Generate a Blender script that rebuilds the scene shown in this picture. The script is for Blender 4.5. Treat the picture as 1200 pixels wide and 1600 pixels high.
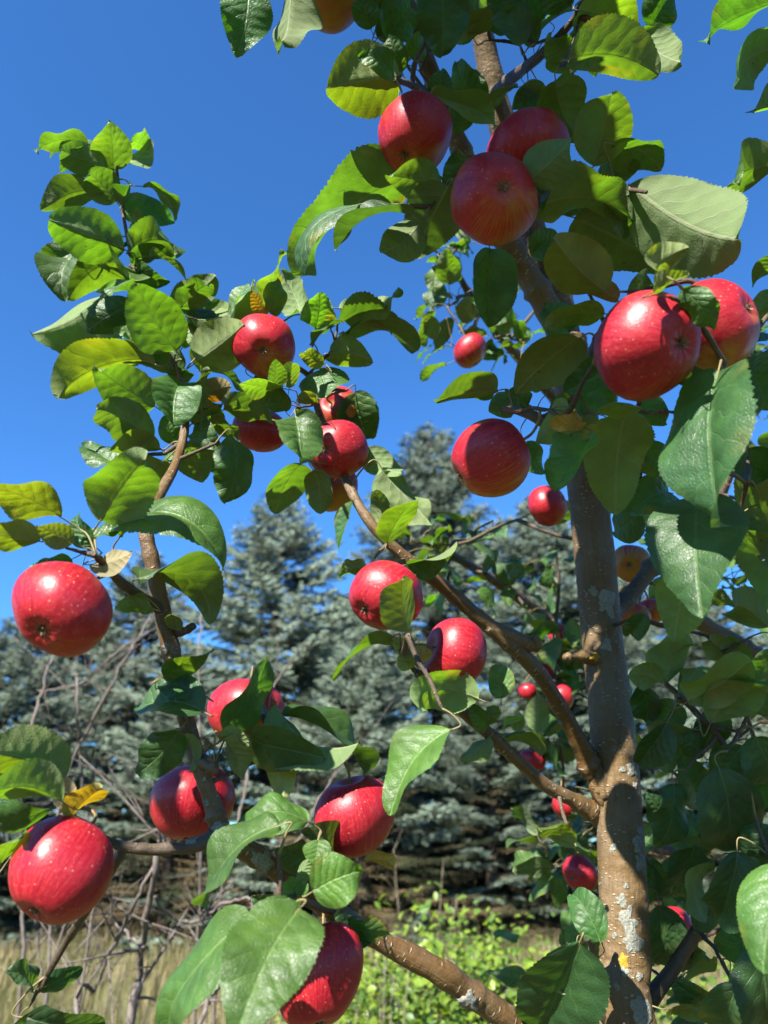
import bpy, math, random
import numpy as np
from mathutils import Vector, Matrix

for _o in list(bpy.data.objects):
    bpy.data.objects.remove(_o)
SC = bpy.context.scene
COL = SC.collection
R = math.radians

# ------------------------------------------------------------------ camera, sky, sun, exposure
FPX = 1155.0                       # focal length in pixels of the 1200 x 1600 photograph
PITCH = R(24.0)
CAMLOC = np.array((0.0, 0.0, 1.5))
cam_d = bpy.data.cameras.new('camera')
cam = bpy.data.objects.new('camera', cam_d)
COL.objects.link(cam)
cam.location = CAMLOC
cam.rotation_euler = (math.pi / 2 + PITCH, 0, 0)
cam_d.sensor_fit = 'VERTICAL'
cam_d.sensor_height = 36.0
cam_d.sensor_width = 27.0
cam_d.lens = 36.0 * FPX / 1600.0
cam_d.clip_start = 0.02
cam_d.clip_end = 3000
cam_d.dof.use_dof = True
cam_d.dof.focus_distance = 0.66
cam_d.dof.aperture_fstop = 6.8
SC.camera = cam

SUN = np.array((-0.40, -0.66, 0.64))
SUN = SUN / np.linalg.norm(SUN)
world = bpy.data.worlds.new('World')
SC.world = world
world.use_nodes = True
wn = world.node_tree.nodes
wl = world.node_tree.links
for n in list(wn):
    wn.remove(n)
sky = wn.new('ShaderNodeTexSky')
sky.sky_type = 'NISHITA'
sky.sun_disc = False
sky.sun_elevation = math.asin(SUN[2])
sky.sun_rotation = math.atan2(SUN[0], SUN[1])
sky.altitude = 300
sky.air_density = 1.0
sky.dust_density = 0.05
sky.ozone_density = 3.0
bg = wn.new('ShaderNodeBackground')
bg.inputs['Strength'].default_value = 0.050
wo = wn.new('ShaderNodeOutputWorld')
tint = wn.new('ShaderNodeMix')
tint.data_type = 'RGBA'
tint.blend_type = 'MULTIPLY'
tint.inputs[0].default_value = 1.0
tint.inputs[7].default_value = (0.44, 0.92, 1.40, 1.0)      # the deep clear blue of the day, the same all over the sky
wl.new(sky.outputs[0], tint.inputs[6])
wl.new(tint.outputs[2], bg.inputs['Color'])
wl.new(bg.outputs[0], wo.inputs['Surface'])

sun_d = bpy.data.lights.new('sun', 'SUN')
sun_d.energy = 5.0
sun_d.angle = R(0.53)
sun_d.color = (1.0, 0.95, 0.86)
sun = bpy.data.objects.new('sun', sun_d)
COL.objects.link(sun)
sun.rotation_euler = Vector(SUN).to_track_quat('Z', 'Y').to_euler()
sun.location = (-4, -7, 8)

SC.view_settings.view_transform = 'Standard'
SC.view_settings.look = 'None'
SC.view_settings.exposure = 2.0
SC.view_settings.gamma = 1.0
SC.view_settings.use_curve_mapping = False
SC.render.engine = 'CYCLES'
SC.cycles.use_denoising = True
SC.cycles.use_adaptive_sampling = True
SC.cycles.adaptive_threshold = 0.03
SC.cycles.max_bounces = 6
SC.cycles.transmission_bounces = 4
SC.cycles.diffuse_bounces = 3
SC.cycles.glossy_bounces = 2
SC.cycles.caustics_reflective = False
SC.cycles.caustics_refractive = False

# ------------------------------------------------------------------ helpers
FWD = np.array((0, math.cos(PITCH), math.sin(PITCH)))
UPV = np.array((0, -math.sin(PITCH), math.cos(PITCH)))
RGT = np.array((1.0, 0, 0))


def ray(x, y):
    return FWD + (x - 600) / FPX * RGT - (y - 800) / FPX * UPV


def P(x, y, d):
    """a place in the tree: photo column and row, and metres in front of the camera"""
    return CAMLOC + d * ray(x, y)


def PY(x, y, Y):
    r = ray(x, y)
    return CAMLOC + r * (Y / r[1])


def unit(v):
    return v / (np.linalg.norm(v) + 1e-12)


def rot(v, axis, a):
    axis = unit(axis)
    return v * math.cos(a) + np.cross(axis, v) * math.sin(a) + axis * np.dot(axis, v) * (1 - math.cos(a))


def tag(o, label=None, cat=None, group=None, kind=None):
    if label:
        o['label'] = label
    if cat:
        o['category'] = cat
    if group:
        o['group'] = group
    if kind:
        o['kind'] = kind
    return o


def empty(name, loc):
    o = bpy.data.objects.new(name, None)
    o.empty_display_size = 0.05
    COL.objects.link(o)
    o.location = loc
    return o


def make_mesh(name, V, F, mats, uv=None, attr=None, fmat=None, smooth=True):
    """V (n,3); F list of index arrays, each (m,3) or (m,4); uv per vertex; attr {name: per vertex floats}"""
    me = bpy.data.meshes.new(name)
    V = np.asarray(V, np.float32)
    Fs = [np.asarray(f, np.int32) for f in F if len(f)]
    li = np.concatenate([f.ravel() for f in Fs])
    lt = np.concatenate([np.full(len(f), f.shape[1], np.int32) for f in Fs])
    ls = np.concatenate([[0], np.cumsum(lt)[:-1]]).astype(np.int32)
    me.vertices.add(len(V))
    me.vertices.foreach_set('co', V.ravel())
    me.loops.add(len(li))
    me.loops.foreach_set('vertex_index', li)
    me.polygons.add(len(lt))
    me.polygons.foreach_set('loop_start', ls)
    me.polygons.foreach_set('loop_total', lt)
    me.polygons.foreach_set('use_smooth', np.full(len(lt), smooth))
    if fmat is not None:
        me.polygons.foreach_set('material_index', np.asarray(fmat, np.int32))
    for m in (mats if isinstance(mats, (list, tuple)) else [mats]):
        me.materials.append(m)
    if uv is not None:
        ul = me.uv_layers.new(name='UVMap')
        ul.data.foreach_set('uv', np.asarray(uv, np.float32)[li].ravel())
    for k, a in (attr or {}).items():
        at = me.attributes.new(k, 'FLOAT', 'POINT')
        at.data.foreach_set('value', np.asarray(a, np.float32))
    me.update(calc_edges=True)
    return me


def add(name, me, parent=None, loc=(0, 0, 0)):
    o = bpy.data.objects.new(name, me)
    COL.objects.link(o)
    o.location = loc
    if parent is not None:
        o.parent = parent
    return o


def catmull(pts, n):
    """pts (k,m) -> smooth samples, n per span"""
    p = np.asarray(pts, float)
    p = np.vstack([2 * p[0] - p[1], p, 2 * p[-1] - p[-2]])
    out = []
    t = np.linspace(0, 1, n, endpoint=False)[:, None]
    for i in range(1, len(p) - 2):
        a, b, c, d = p[i - 1], p[i], p[i + 1], p[i + 2]
        out.append(0.5 * ((2 * b) + (-a + c) * t + (2 * a - 5 * b + 4 * c - d) * t ** 2 + (-a + 3 * b - 3 * c + d) * t ** 3))
    out.append(p[-2][None])
    return np.vstack(out)


def tube(C, rad, ns=10, rng=None, rough=0.0, cap=True, v0=0):
    """rings round the line C; returns V, quads, tris, uv (metres round, metres along)"""
    C = np.asarray(C, float)
    n = len(C)
    rad = np.broadcast_to(np.asarray(rad, float), (n,))
    T = np.gradient(C, axis=0)
    T /= np.linalg.norm(T, axis=1)[:, None] + 1e-12
    ref = np.array((0.0, 1.0, 0.2))
    if abs(T[0] @ unit(ref)) > 0.9:
        ref = np.array((1.0, 0, 0.1))
    X = np.zeros((n, 3))
    x = unit(ref - T[0] * (ref @ T[0]))
    for i in range(n):
        x = unit(x - T[i] * (x @ T[i]))
        X[i] = x
    Y = np.cross(T, X)
    th = np.linspace(0, 2 * math.pi, ns, endpoint=False)
    rr = rad[:, None] * np.ones((1, ns))
    if rng is not None and rough:
        k = rng.normal(0, 1, (n, ns))
        k = (k + np.roll(k, 1, 1) + np.roll(k, -1, 1)) / 2
        k[1:-1] = (k[1:-1] * 2 + k[:-2] + k[2:]) / 3
        rr = rr * (1 + rough * k)
    V = C[:, None] + rr[..., None] * (np.cos(th)[None, :, None] * X[:, None] + np.sin(th)[None, :, None] * Y[:, None])
    i = np.arange(n - 1)[:, None] * ns
    j = np.arange(ns)[None]
    j2 = (j + 1) % ns
    Q = np.stack([i + j, i + j2, i + ns + j2, i + ns + j], -1).reshape(-1, 4)
    s = np.concatenate([[0], np.cumsum(np.linalg.norm(np.diff(C, axis=0), axis=1))])
    uv = np.stack([np.broadcast_to(th[None] / (2 * math.pi) , (n, ns)), np.broadcast_to(s[:, None], (n, ns))], -1).reshape(-1, 2)
    V = V.reshape(-1, 3)
    tris = np.zeros((0, 3), int)
    if cap:
        V = np.vstack([V, C[0] - T[0] * rad[0] * 0.3, C[-1] + T[-1] * rad[-1] * 0.6])
        uv = np.vstack([uv, [0.5, 0], [0.5, s[-1]]])
        a, b = n * ns, n * ns + 1
        jj = np.arange(ns)
        t1 = np.stack([np.full(ns, a), (jj + 1) % ns, jj], -1)
        o = (n - 1) * ns
        t2 = np.stack([np.full(ns, b), o + jj, o + (jj + 1) % ns], -1)
        tris = np.vstack([t1, t2])
    return V, Q + v0, tris + v0, uv


class MB:
    def __init__(s):
        s.V, s.Q, s.T, s.uv, s.n, s.A = [], [], [], [], 0, []

    def tube(s, C, rad, ns=6, rng=None, rough=0, a=0.0):
        V, Q, T, uv = tube(C, rad, ns, rng, rough, True, s.n)
        s.V.append(V); s.Q.append(Q); s.T.append(T); s.uv.append(uv); s.A.append(np.full(len(V), a)); s.n += len(V)

    def raw(s, V, T=None, Q=None, uv=None, a=0.0):
        V = np.asarray(V, float)
        if T is not None:
            s.T.append(np.asarray(T) + s.n)
        if Q is not None:
            s.Q.append(np.asarray(Q) + s.n)
        s.uv.append(np.zeros((len(V), 2)) if uv is None else uv)
        s.V.append(V); s.A.append(np.broadcast_to(np.asarray(a, float), (len(V),))); s.n += len(V)

    def mesh(s, name, mats, off=(0, 0, 0), smooth=True):
        F = []
        if s.Q:
            F.append(np.vstack(s.Q))
        if s.T:
            F.append(np.vstack(s.T))
        return make_mesh(name, np.vstack(s.V) - np.asarray(off), F, mats, np.vstack(s.uv), {'age': np.concatenate(s.A)}, None, smooth)


# ------------------------------------------------------------------ materials
class NT:
    def __init__(s, name):
        s.m = bpy.data.materials.new(name)
        s.m.use_nodes = True
        s.t = s.m.node_tree
        s.t.nodes.clear()
        s.out = s.t.nodes.new('ShaderNodeOutputMaterial')

    def n(s, typ, **kw):
        nd = s.t.nodes.new(typ)
        for k, v in kw.items():
            if k.startswith('i_'):
                nd.inputs[k[2:].replace('_', ' ')].default_value = v
            else:
                setattr(nd, k, v)
        return nd

    def l(s, a, b):
        s.t.links.new(a, b)

    def val(s, x, sock):
        if isinstance(x, (int, float)):
            sock.default_value = x
        elif isinstance(x, (tuple, list)):
            sock.default_value = tuple(x) + ((1.0,) if len(x) == 3 and sock.type == 'RGBA' else ())
        else:
            s.l(x, sock)

    def math(s, op, a, b=0.0, c=0.0, clamp=False):
        nd = s.n('ShaderNodeMath', operation=op, use_clamp=clamp)
        s.val(a, nd.inputs[0]); s.val(b, nd.inputs[1]); s.val(c, nd.inputs[2])
        return nd.outputs[0]

    def mix(s, f, a, b, blend='MIX'):
        nd = s.n('ShaderNodeMix', data_type='RGBA', blend_type=blend)
        s.val(f, nd.inputs[0]); s.val(a, nd.inputs[6]); s.val(b, nd.inputs[7])
        return nd.outputs[2]

    def step(s, x, lo, hi, a=0.0, b=1.0):
        nd = s.n('ShaderNodeMapRange', interpolation_type='SMOOTHSTEP')
        s.val(x, nd.inputs[0])
        for i, v in enumerate((lo, hi, a, b)):
            nd.inputs[i + 1].default_value = v
        return nd.outputs[0]

    def noise(s, vec, scale, detail=3, rough=0.55, dist=0.0):
        nd = s.n('ShaderNodeTexNoise')
        nd.inputs['Scale'].default_value = scale
        nd.inputs['Detail'].default_value = detail
        nd.inputs['Roughness'].default_value = rough
        nd.inputs['Distortion'].default_value = dist
        if vec is not None:
            s.l(vec, nd.inputs['Vector'])
        return nd.outputs[0]

    def mapv(s, vec, scale):
        nd = s.n('ShaderNodeMapping')
        s.l(vec, nd.inputs[0])
        nd.inputs[3].default_value = scale
        return nd.outputs[0]

    def bump(s, h, strength, dist):
        nd = s.n('ShaderNodeBump')
        nd.inputs['Strength'].default_value = strength
        nd.inputs['Distance'].default_value = dist
        s.l(h, nd.inputs['Height'])
        return nd.outputs[0]

    def pbsdf(s, col, rough, spec=0.5, normal=None, **kw):
        nd = s.n('ShaderNodeBsdfPrincipled')
        s.val(col, nd.inputs['Base Color']); s.val(rough, nd.inputs['Roughness'])
        s.val(spec, nd.inputs['Specular IOR Level'])
        if normal is not None:
            s.l(normal, nd.inputs['Normal'])
        for k, v in kw.items():
            s.val(v, nd.inputs[k.replace('_', ' ')])
        return nd.outputs[0]

    def done(s, sh):
        s.l(sh, s.out.inputs[0])
        return s.m


def mat_leaf():
    t = NT('apple_leaf')
    uvn = t.n('ShaderNodeUVMap')
    sp = t.n('ShaderNodeSeparateXYZ')
    t.l(uvn.outputs[0], sp.inputs[0])
    ax = t.math('ABSOLUTE', sp.outputs[0])
    ty = sp.outputs[1]
    oi = t.n('ShaderNodeObjectInfo')
    tc = t.n('ShaderNodeTexCoord')
    add_off = t.n('ShaderNodeVectorMath', operation='ADD')
    t.l(tc.outputs['Object'], add_off.inputs[0]); t.l(oi.outputs['Random'], add_off.inputs[1])
    pos = add_off.outputs[0]
    mid = t.step(ax, 0.02, 0.055, 1, 0)
    # side veins run forward from the midrib, curved, about eight on each side
    q = t.math('SUBTRACT', ty, t.math('MULTIPLY', t.math('POWER', ax, 0.85), 0.26))
    side = t.step(sp.outputs[0], -0.001, 0.001, 0.0, 0.45)
    q = t.math('ADD', t.math('MULTIPLY', q, 6.5), side)
    wob = t.math('MULTIPLY', t.noise(pos, 60, 1), 0.9)
    fr = t.math('FRACT', t.math('ADD', q, wob))
    dd = t.math('ABSOLUTE', t.math('SUBTRACT', fr, 0.5))
    lat = t.step(dd, 0.012, 0.05, 1, 0)
    quilt = t.math('SINE', t.math('MULTIPLY', fr, math.pi))
    quilt = t.step(dd, 0.0, 0.4, 0, 1)
    lat = t.math('MULTIPLY', lat, t.step(ax, 0.35, 0.95, 0.6, 0.05))
    fine = t.n('ShaderNodeTexVoronoi', feature='DISTANCE_TO_EDGE')
    fine.inputs['Scale'].default_value = 420
    t.l(pos, fine.inputs['Vector'])
    net = t.step(fine.outputs[0], 0.0, 0.16, 1, 0)
    vein = t.math('MAXIMUM', mid, lat)
    vein2 = t.math('MAXIMUM', vein, t.math('MULTIPLY', net, 0.22))
    big = t.noise(pos, 45, 3)
    col = oi.outputs['Color']
    vary = t.step(oi.outputs['Random'], 0, 1, 0.78, 1.22)
    blot = t.math('MULTIPLY', vary, t.step(big, 0.3, 0.7, 0.8, 1.2))
    gray = t.n('ShaderNodeCombineColor')
    for i in range(3):
        t.l(blot, gray.inputs[i])
    base = t.mix(1.0, col, gray.outputs[0], 'MULTIPLY')
    base = t.mix(t.math('MULTIPLY', t.step(big, 0.55, 0.75), 0.35), base, t.mix(1.0, base, (1.5, 1.15, 0.7), 'MULTIPLY'))
    yel = t.math('MULTIPLY', t.step(t.math('ADD', t.noise(pos, 28, 3), t.math('MULTIPLY', ax, 0.22)), 0.68, 0.86), t.step(oi.outputs['Random'], 0.5, 0.85, 0, 0.6))
    base = t.mix(yel, base, (0.10, 0.092, 0.014))
    # a few scab specks
    vs = t.n('ShaderNodeTexVoronoi')
    vs.inputs['Scale'].default_value = 70
    t.l(pos, vs.inputs['Vector'])
    speck = t.math('MULTIPLY', t.step(vs.outputs[0], 0.05, 0.11, 1, 0), t.step(t.noise(pos, 22, 1), 0.56, 0.62))
    top = t.mix(t.math('MULTIPLY', vein2, 0.42), base, t.mix(0.5, t.mix(1.0, base, (2.2, 1.9, 2.0), 'MULTIPLY'), (0.12, 0.17, 0.06)))
    top = t.mix(t.math('MULTIPLY', speck, 0.8), top, (0.03, 0.018, 0.008))
    under = t.mix(0.52, t.mix(1.0, base, (1.75, 1.55, 1.8), 'MULTIPLY'), (0.128, 0.148, 0.078))
    under = t.mix(t.math('MULTIPLY', vein, 0.5), under, (0.182, 0.192, 0.122))
    under = t.mix(t.math('MULTIPLY', speck, 0.7), under, (0.05, 0.03, 0.015))
    trans = t.mix(1.0, base, (1.8, 1.62, 0.25), 'MULTIPLY')
    trans = t.mix(t.math('MULTIPLY', vein, 0.35), trans, t.mix(1.0, trans, (0.55, 0.55, 0.45), 'MULTIPLY'))
    trans = t.mix(speck, trans, (0.03, 0.015, 0.0))
    geo = t.n('ShaderNodeNewGeometry')
    back = geo.outputs['Backfacing']
    h = t.math('SUBTRACT', t.math('MULTIPLY', quilt, 0.6), t.math('MULTIPLY', vein, 0.7))
    h = t.math('ADD', h, t.math('MULTIPLY', t.noise(pos, 150, 3), 0.7))
    h = t.math('SUBTRACT', h, t.math('MULTIPLY', net, 0.2))
    nb = t.bump(h, 0.65, 0.0009)
    colr = t.mix(back, top, under)
    rough = t.math('ADD', 0.39, t.math('MULTIPLY', back, 0.38))
    rough = t.math('ADD', rough, t.math('MULTIPLY', t.noise(pos, 130, 2), 0.12))
    spec = t.math('SUBTRACT', 0.27, t.math('MULTIPLY', back, 0.13))
    pr = t.pbsdf(colr, rough, spec, nb)
    tr = t.n('ShaderNodeBsdfTranslucent')
    t.l(trans, tr.inputs[0]); t.l(nb, tr.inputs[1])
    ad = t.n('ShaderNodeAddShader')
    t.l(pr, ad.inputs[0]); t.l(tr.outputs[0], ad.inputs[1])
    return t.done(ad.outputs[0])


def mat_petiole():
    t = NT('leaf_stalk')
    uv = t.n('ShaderNodeUVMap')
    c = t.mix(t.noise(uv.outputs[0], 8, 2), (0.11, 0.125, 0.04), (0.17, 0.10, 0.055))
    return t.done(t.pbsdf(c, 0.55, 0.35))


def mat_bark(name, a, b, c, lent, gloss=0.45, ridg=0.5, spec=0.35):
    t = NT(name)
    uvn = t.n('ShaderNodeUVMap')
    tc = t.n('ShaderNodeTexCoord')
    ob = tc.outputs['Object']
    n1 = t.noise(ob, 14, 4, 0.6)
    n2 = t.noise(ob, 60, 4, 0.65)
    col = t.mix(t.step(n1, 0.35, 0.65), a, b)
    col = t.mix(t.step(n2, 0.55, 0.75), col, c)
    streak = t.noise(t.mapv(uvn.outputs[0], (18, 30, 1)), 1.0, 3)
    col = t.mix(t.math('MULTIPLY', t.step(streak, 0.5, 0.72), 0.45), col, t.mix(1.0, col, (0.5, 0.45, 0.42), 'MULTIPLY'))
    grain = t.noise(t.mapv(uvn.outputs[0], (70, 22, 1)), 1.0, 4, 0.65)
    col = t.mix(t.step(grain, 0.45, 0.75, 0, 0.55), col, t.mix(1.0, col, (0.42, 0.38, 0.36), 'MULTIPLY'))
    ring = t.noise(t.mapv(uvn.outputs[0], (5, 160, 1)), 1.0, 3, 0.6)
    col = t.mix(t.step(ring, 0.58, 0.75, 0, 0.5), col, t.mix(1.0, col, (1.6, 1.5, 1.45), 'MULTIPLY'))
    # pale lenticels, short dashes across the stem
    vo = t.n('ShaderNodeTexVoronoi')
    vo.inputs['Scale'].default_value = 1.0
    vo.inputs['Randomness'].default_value = 1.0
    t.l(t.mapv(uvn.outputs[0], (11, 290, 1)), vo.inputs['Vector'])
    le = t.math('MULTIPLY', t.step(vo.outputs[0], 0.12, 0.27, 1, 0), t.step(t.noise(ob, 40, 1), 0.42, 0.56))
    col = t.mix(t.math('MULTIPLY', le, lent), col, (0.36, 0.30, 0.22))
    rg = t.noise(t.mapv(uvn.outputs[0], (9, 120, 1)), 1.0, 3, 0.6)
    h = t.math('ADD', t.math('MULTIPLY', n2, 0.8), t.math('MULTIPLY', le, 0.7))
    h = t.math('ADD', h, t.math('MULTIPLY', rg, ridg))
    h = t.math('SUBTRACT', h, t.math('MULTIPLY', grain, 0.5))
    h = t.math('ADD', h, t.math('MULTIPLY', t.noise(ob, 260, 2), 0.3))
    nb = t.bump(h, 0.85, 0.0024)
    rough = t.step(n2, 0.3, 0.8, gloss - 0.06, gloss + 0.2)
    return t.done(t.pbsdf(col, rough, spec, nb))


def mat_simple(name, a, b, scale, rough=0.8, spec=0.25, bump=0.3, bd=0.002, c=None, coord='Object'):
    t = NT(name)
    tc = t.n('ShaderNodeTexCoord')
    n1 = t.noise(tc.outputs[coord], scale, 4, 0.6)
    col = t.mix(t.step(n1, 0.35, 0.65), a, b)
    if c:
        col = t.mix(t.step(t.noise(tc.outputs[coord], scale * 3.3, 3), 0.55, 0.7), col, c)
    return t.done(t.pbsdf(col, rough, spec, t.bump(n1, bump, bd)))


def mat_apple():
    t = NT('apple_skin')
    at = t.n('ShaderNodeAttribute', attribute_name='ripe')
    ripe = at.outputs['Fac']
    uvn = t.n('ShaderNodeUVMap')
    uv = uvn.outputs[0]
    sp = t.n('ShaderNodeSeparateXYZ')
    t.l(uv, sp.inputs[0])
    lat = sp.outputs[1]
    tc = t.n('ShaderNodeTexCoord')
    oi = t.n('ShaderNodeObjectInfo')
    av = t.n('ShaderNodeVectorMath', operation='ADD')
    t.l(tc.outputs['Object'], av.inputs[0]); t.l(oi.outputs['Random'], av.inputs[1])
    pos = av.outputs[0]
    # streaks run from stalk to calyx: noise on the direction round the axis, long in latitude
    at2 = t.n('ShaderNodeAttribute', attribute_name='around')
    sv = t.n('ShaderNodeCombineXYZ')
    t.l(t.math('MULTIPLY', sp.outputs[0], 1.0), sv.inputs[0])
    t.l(t.math('MULTIPLY', lat, 0.05), sv.inputs[1])
    t.l(oi.outputs['Random'], sv.inputs[2])
    st = t.noise(sv.outputs[0], 46, 4, 0.7)
    sv2 = t.n('ShaderNodeCombineXYZ')
    t.l(sp.outputs[0], sv2.inputs[0]); t.l(t.math('MULTIPLY', lat, 0.09), sv2.inputs[1]); t.l(oi.outputs['Random'], sv2.inputs[2])
    st2 = t.noise(sv2.outputs[0], 120, 3, 0.7)
    cloud = t.noise(pos, 32, 4, 0.6)
    pole = t.math('MULTIPLY', t.step(lat, 0.04, 0.3, 0.2, 1.0), t.step(lat, 0.75, 0.97, 1.0, 0.3))
    r = t.math('ADD', ripe, t.math('MULTIPLY', t.math('MULTIPLY', t.math('SUBTRACT', st, 0.5), 1.35), pole))
    r = t.math('ADD', r, t.math('MULTIPLY', t.math('SUBTRACT', cloud, 0.5), 0.45))
    r = t.math('ADD', r, t.math('MULTIPLY', t.math('SUBTRACT', st2, 0.5), 0.35))
    ground = t.mix(t.step(cloud, 0.35, 0.65), (0.28, 0.156, 0.0194), (0.28, 0.0936, 0.0194))
    flush = t.mix(t.step(st2, 0.4, 0.65), (0.257, 0.00495, 0.0153), (0.297, 0.0216, 0.0225))
    deep = t.mix(t.step(st, 0.42, 0.62), flush, (0.194, 0.00288, 0.0117))
    c = t.mix(t.step(r, 0.12, 0.55), ground, flush)
    c = t.mix(t.step(r, 0.6, 1.05), c, deep)
    # pale mottling and lenticel dots
    mot = t.noise(pos, 420, 3, 0.6)
    c = t.mix(t.math('MULTIPLY', t.step(mot, 0.52, 0.72), 0.4), c, (0.38, 0.055, 0.055))
    vo = t.n('ShaderNodeTexVoronoi')
    vo.inputs['Scale'].default_value = 210
    t.l(pos, vo.inputs['Vector'])
    c = t.mix(t.math('MULTIPLY', t.math('MULTIPLY', t.step(vo.outputs[0], 0.08, 0.2, 1, 0), t.step(t.noise(pos, 70, 2), 0.36, 0.56)), 0.7), c, (0.38, 0.15, 0.11))
    # russet and brown in the two hollows
    c = t.mix(t.step(lat, 0.015, 0.075, 0.75, 0), c, (0.10, 0.065, 0.02))
    c = t.mix(t.step(lat, 0.93, 1.0, 0, 0.8), c, (0.2, 0.13, 0.03))
    bloom = t.noise(pos, 16, 3)
    rough = t.math('ADD', t.step(bloom, 0.3, 0.7, 0.30, 0.42), t.math('MULTIPLY', mot, 0.1))
    nb = t.bump(t.math('ADD', t.noise(pos, 300, 3), t.math('MULTIPLY', t.noise(pos, 60, 2), 0.8)), 0.35, 0.0006)
    rus = t.math('MULTIPLY', t.step(t.noise(pos, 85, 4, 0.7), 0.62, 0.74), 0.35)
    c = t.mix(rus, c, (0.22, 0.10, 0.04))
    pr = t.pbsdf(c, rough, 0.32, nb)
    return t.done(pr)


def mat_foliage(name, young, old, dead=None, trans=0.0, rough=0.6, scale=3.0):
    t = NT(name)
    at = t.n('ShaderNodeAttribute', attribute_name='age')
    tc = t.n('ShaderNodeTexCoord')
    oi = t.n('ShaderNodeObjectInfo')
    n1 = t.noise(tc.outputs['Object'], scale, 3)
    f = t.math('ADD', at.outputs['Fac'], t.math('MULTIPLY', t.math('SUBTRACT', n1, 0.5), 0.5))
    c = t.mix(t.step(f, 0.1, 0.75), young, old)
    if dead:
        c = t.mix(t.step(f, 0.9, 1.15), c, dead)
    vary = t.step(oi.outputs['Random'], 0, 1, 0.85, 1.15)
    g = t.n('ShaderNodeCombineColor')
    for i in range(3):
        t.l(vary, g.inputs[i])
    c = t.mix(1.0, c, g.outputs[0], 'MULTIPLY')
    pr = t.pbsdf(c, rough, 0.3)
    if trans:
        tr = t.n('ShaderNodeBsdfTranslucent')
        t.l(t.mix(1.0, c, (trans * 1.3, trans * 1.2, trans * 0.4), 'MULTIPLY'), tr.inputs[0])
        ad = t.n('ShaderNodeAddShader')
        t.l(pr, ad.inputs[0]); t.l(tr.outputs[0], ad.inputs[1])
        pr = ad.outputs[0]
    return t.done(pr)


M_LEAF = mat_leaf()
M_PET = mat_petiole()
M_TRUNK = mat_bark('trunk_bark', (0.098, 0.056, 0.016), (0.128, 0.088, 0.046), (0.155, 0.115, 0.07), 0.85, 0.5, 0.5, 0.25)
M_BARK = mat_bark('branch_bark', (0.0869, 0.0454, 0.0121), (0.11, 0.0696, 0.0318), (0.129, 0.0945, 0.0567), 0.75, 0.42, 0.35)
M_TWIG = mat_bark('twig_bark', (0.0493, 0.0319, 0.0174), (0.0813, 0.058, 0.0378), (0.105, 0.0813, 0.058), 0.4, 0.55, 0.3)
M_APPLE = mat_apple()
M_STALK = mat_simple('apple_stalk', (0.12, 0.08, 0.035), (0.2, 0.14, 0.06), 300, 0.7)
M_CALYX = mat_simple('calyx_dry', (0.05, 0.035, 0.02), (0.22, 0.17, 0.11), 400, 0.9)
M_LICHEN = mat_simple('lichen_grey', (0.145, 0.152, 0.126), (0.238, 0.238, 0.205), 500, 0.95, 0.1, 1.0, 0.002, (0.066, 0.066, 0.0496))
M_LICHEN_Y = mat_simple('lichen_yellow', (0.2592, 0.144, 0.0144), (0.3024, 0.1944, 0.0288), 400, 0.95, 0.1, 0.8, 0.001)
M_DEAD = mat_simple('dead_wood', (0.0893, 0.0734, 0.063), (0.131, 0.113, 0.1), 30, 0.85, 0.2, 0.4, 0.002, (0.063, 0.0394, 0.0289))
M_SPRUCE = mat_foliage('spruce_needles', (0.142, 0.186, 0.138), (0.03, 0.04, 0.016), (0.105, 0.078, 0.038), 0.0, 0.75, 1.1)  # dark inner tone: older needles, plus shade of the gaps put into colour
M_SPTRUNK = mat_simple('spruce_bark', (0.0576, 0.0396, 0.0288), (0.1008, 0.072, 0.0576), 9, 0.9, 0.2, 0.6, 0.02)
M_SHRUB = mat_foliage('shrub_leaf', (0.0989, 0.143, 0.0149), (0.0415, 0.0793, 0.0119), None, 1.2, 0.45, 6)
M_GRASS = mat_foliage('dry_grass', (0.148, 0.12, 0.0629), (0.0692, 0.0726, 0.0251), None, 0.35, 0.7, 0.35)

# ------------------------------------------------------------------ ground and grass
def build_ground():
    t = NT('meadow_soil')
    tc = t.n('ShaderNodeTexCoord')
    ob = tc.outputs['Object']
    n1 = t.noise(ob, 0.5, 5, 0.6)
    n2 = t.noise(ob, 14, 4, 0.7)
    c = t.mix(t.step(n1, 0.35, 0.65), (0.108, 0.0936, 0.0396), (0.0648, 0.0684, 0.0216))
    c = t.mix(t.math('MULTIPLY', t.step(n2, 0.5, 0.75), 0.6), c, (0.18, 0.145, 0.08))
    m = t.done(t.pbsdf(c, 0.95, 0.1, t.bump(n2, 0.9, 0.05)))
    n = 60
    g = np.concatenate([-np.geomspace(900, 1, 30), np.linspace(-0.8, 0.8, 5), np.geomspace(1, 900, 30)])
    X, Y = np.meshgrid(g, g)
    rg = np.random.default_rng(3)
    Z = rg.normal(0, 0.012, X.shape)
    Z[np.hypot(X, Y) < 2] *= 0.3
    k = len(g)
    V = np.stack([X, Y + 8, Z], -1).reshape(-1, 3)
    i = np.arange(k - 1)[:, None] * k + np.arange(k - 1)[None]
    Q = np.stack([i, i + 1, i + k + 1, i + k], -1).reshape(-1, 4)
    o = add('ground', make_mesh('ground', V, [Q], m))
    tag(o, kind='structure')


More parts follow.
